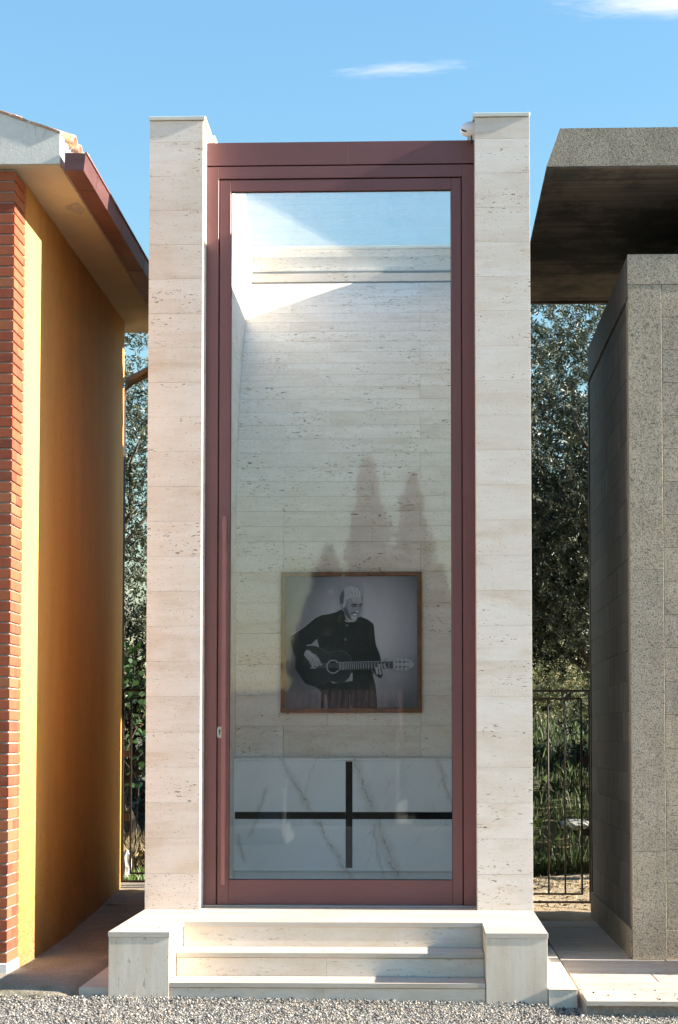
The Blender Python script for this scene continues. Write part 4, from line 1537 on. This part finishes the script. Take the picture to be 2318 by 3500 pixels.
rock('rock', 'upright pale stone standing in the grass by the left gate', (-0.845, 4.25, 0.40), (0.05, 0.06, 0.16), 3)
rock('rock', 'pale flat stone lying on the grassy bank behind the right gate', (3.60, 7.75, 0.62), (0.20, 0.12, 0.07), 5)
rng = np.random.default_rng(77)
paths = []
for i in range(26):
    a = np.array([rng.uniform(2.7, 4.4), rng.uniform(7.4, 8.2), rng.uniform(0.7, 3.0)])
    b = a + np.array([rng.normal(0, 0.35), rng.normal(0, 0.1), rng.normal(0.05, 0.25)])
    paths.append(limb(a, b, 0.006, 0.002, rng, 5, 0.05))
o = tubes('bare_twigs', paths, 'twig', None, 5)
o['kind'] = 'stuff'
tag(o, 'thin bare grey twigs tangled in front of the dark bank', 'twigs')

# ================================================================== ACROSS THE WAY (mirrored in the door glass)


def cypress(label, x, y, h, r, seed):
    rng = np.random.default_rng(seed)
    t_ = thing('cypress_tree', label, 'tree', (x, y, 0), 'cypresses mirrored in the door glass')
    tubes('trunk', [[((x, y, -0.1), 0.14), ((x, y, h * 0.5), 0.08), ((x, y, h * 0.9), 0.02)]], 'bark', t_, 7)
    n = 9000
    s = rng.random(n) ** 0.8
    prof_ = r * (0.65 + 0.35 * np.minimum(1, s / 0.25)) * np.maximum(0, 1 - s) ** 0.72 * 1.25
    a = rng.uniform(0, 6.283, n)
    lump = 1 + 0.22 * np.sin(3 * a + 9 * s + seed) + 0.20 * np.sin(5 * a - 23 * s) + 0.20 * np.sin(47 * s + 2 * a + seed)
    rad = prof_ * lump * (0.35 + 0.80 * rng.random(n))
    C = np.stack([x + rad * np.cos(a), y + rad * np.sin(a), 0.25 + s * (h - 0.3)], -1)
    A = np.stack([0.5 * np.cos(a), 0.5 * np.sin(a), np.ones(n)], -1) + rng.normal(0, 0.25, (n, 3))
    V, F = leaves(C, A, rng.uniform(0.14, 0.36, n), 0.07, rng)
    npmesh('crown', V, F, 'cypress_leaf', t_)


YC = -25.5
cypress('tallest cypress mirrored in the glass door above the picture', 0.72, YC, 7.75, 0.78, 1)
cypress('second tallest cypress mirrored in the glass to the right', 1.70, YC - 0.3, 7.42, 0.80, 2)
cypress('shorter cypress mirrored in the glass left of the tallest one', -0.12, YC + 0.2, 5.75, 0.85, 3)
cypress('broad low cypress mirrored at the left edge of the picture frame', -0.35, YC - 0.4, 5.0, 0.85, 4)
cypress('small cypress mirrored in the glass right of the picture frame', 2.28, YC + 0.1, 5.35, 0.55, 5)
cypress('broad cypress mirrored behind the picture between the two tall ones', 1.15, YC - 0.9, 5.6, 1.15, 7)
cypress('broad low cypress mirrored behind the left half of the picture', 0.25, YC - 0.8, 5.1, 1.1, 8)

hb = thing('tiled_building', 'low building with orange tiled roof mirrored in the lower door glass', 'building', (-1.6, -20.6, 0))
box('wall', -5.2, 1.42, -22.4, -20.0, -0.03, 1.78, 'house_stucco', hb, 0.01)
rr_ = extrude('roof', [(-19.75, 1.75), (-21.2, 2.50), (-22.6, 1.75), (-22.6, 1.69), (-19.75, 1.69)], 'x', -5.4, 1.5, 'plain_tile', hb)
Vt, Ft = [], []
for r_i in range(10):
    for c_i in range(54):
        s = r_i / 10
        x0 = -5.3 + c_i * 0.127
        yy = -19.78 - s * 1.42 + random.uniform(-.01, .01)
        zz = 1.762 + s * 0.735 + random.uniform(-.004, .004)
        b0 = len(Vt)
        for (L, rd) in ((0, 0.060), (0.20, 0.050)):
            for i in range(6):
                a = math.pi * i / 5
                Vt.append((x0 + rd * math.cos(a), yy - L * 0.89, zz + L * 0.46 + rd * 0.5 * math.sin(a)))
        Ft += [[b0 + i, b0 + i + 1, b0 + 7 + i, b0 + 6 + i] for i in range(5)]
tl_ = npmesh('roof_tiles', Vt, Ft, 'far_tile', rr_)
tl_['kind'] = 'stuff'
for k, (gx, gyy, lab) in enumerate(((-0.55, -15.2, 'low stone grave mirrored in the left of the tomb front'), (2.9, -16.4, 'low stone grave mirrored in the right of the tomb front'))):
    gv = thing('grave', lab, 'grave', (gx, gyy, 0))
    box('grave_slab', gx - 0.30, gx + 0.30, gyy - 0.8, gyy + 0.8, -0.03, 0.22, 'grave_marble', gv, 0.01)
    box('grave_rim', gx - 0.36, gx + 0.36, gyy - 0.86, gyy + 0.86, -0.03, 0.10, 'grave_marble', gv, 0.01)
    box('headstone', gx - 0.22, gx + 0.22, gyy - 0.79, gyy - 0.70, 0.221, 0.78, 'grave_marble', gv, 0.02)
# added dark hedge right of the tiled building, darkens the glass reflection
rng = np.random.default_rng(91)
hg = thing('hedge', 'dark clipped hedge added to darken the right of the glass reflection', 'hedge', (5.0, -20.6, 0))
box('hedge_core', 1.75, 9.0, -21.1, -20.2, -0.03, 1.55, 'dark_core', hg, 0.05)
n = 9000
C = np.stack([rng.uniform(1.6, 9.1, n), np.where(rng.random(n) < 0.7, rng.uniform(-20.25, -20.0, n), rng.uniform(-21.2, -20.0, n)), rng.uniform(0, 1.7, n) + 0.12 * np.sin(rng.uniform(0, 6, n))], -1)
V, F = leaves(C, rng.normal(size=(n, 3)), rng.uniform(0.08, 0.15, n), 0.06, rng)
npmesh('foliage', V, F, 'cypress_leaf', hg)
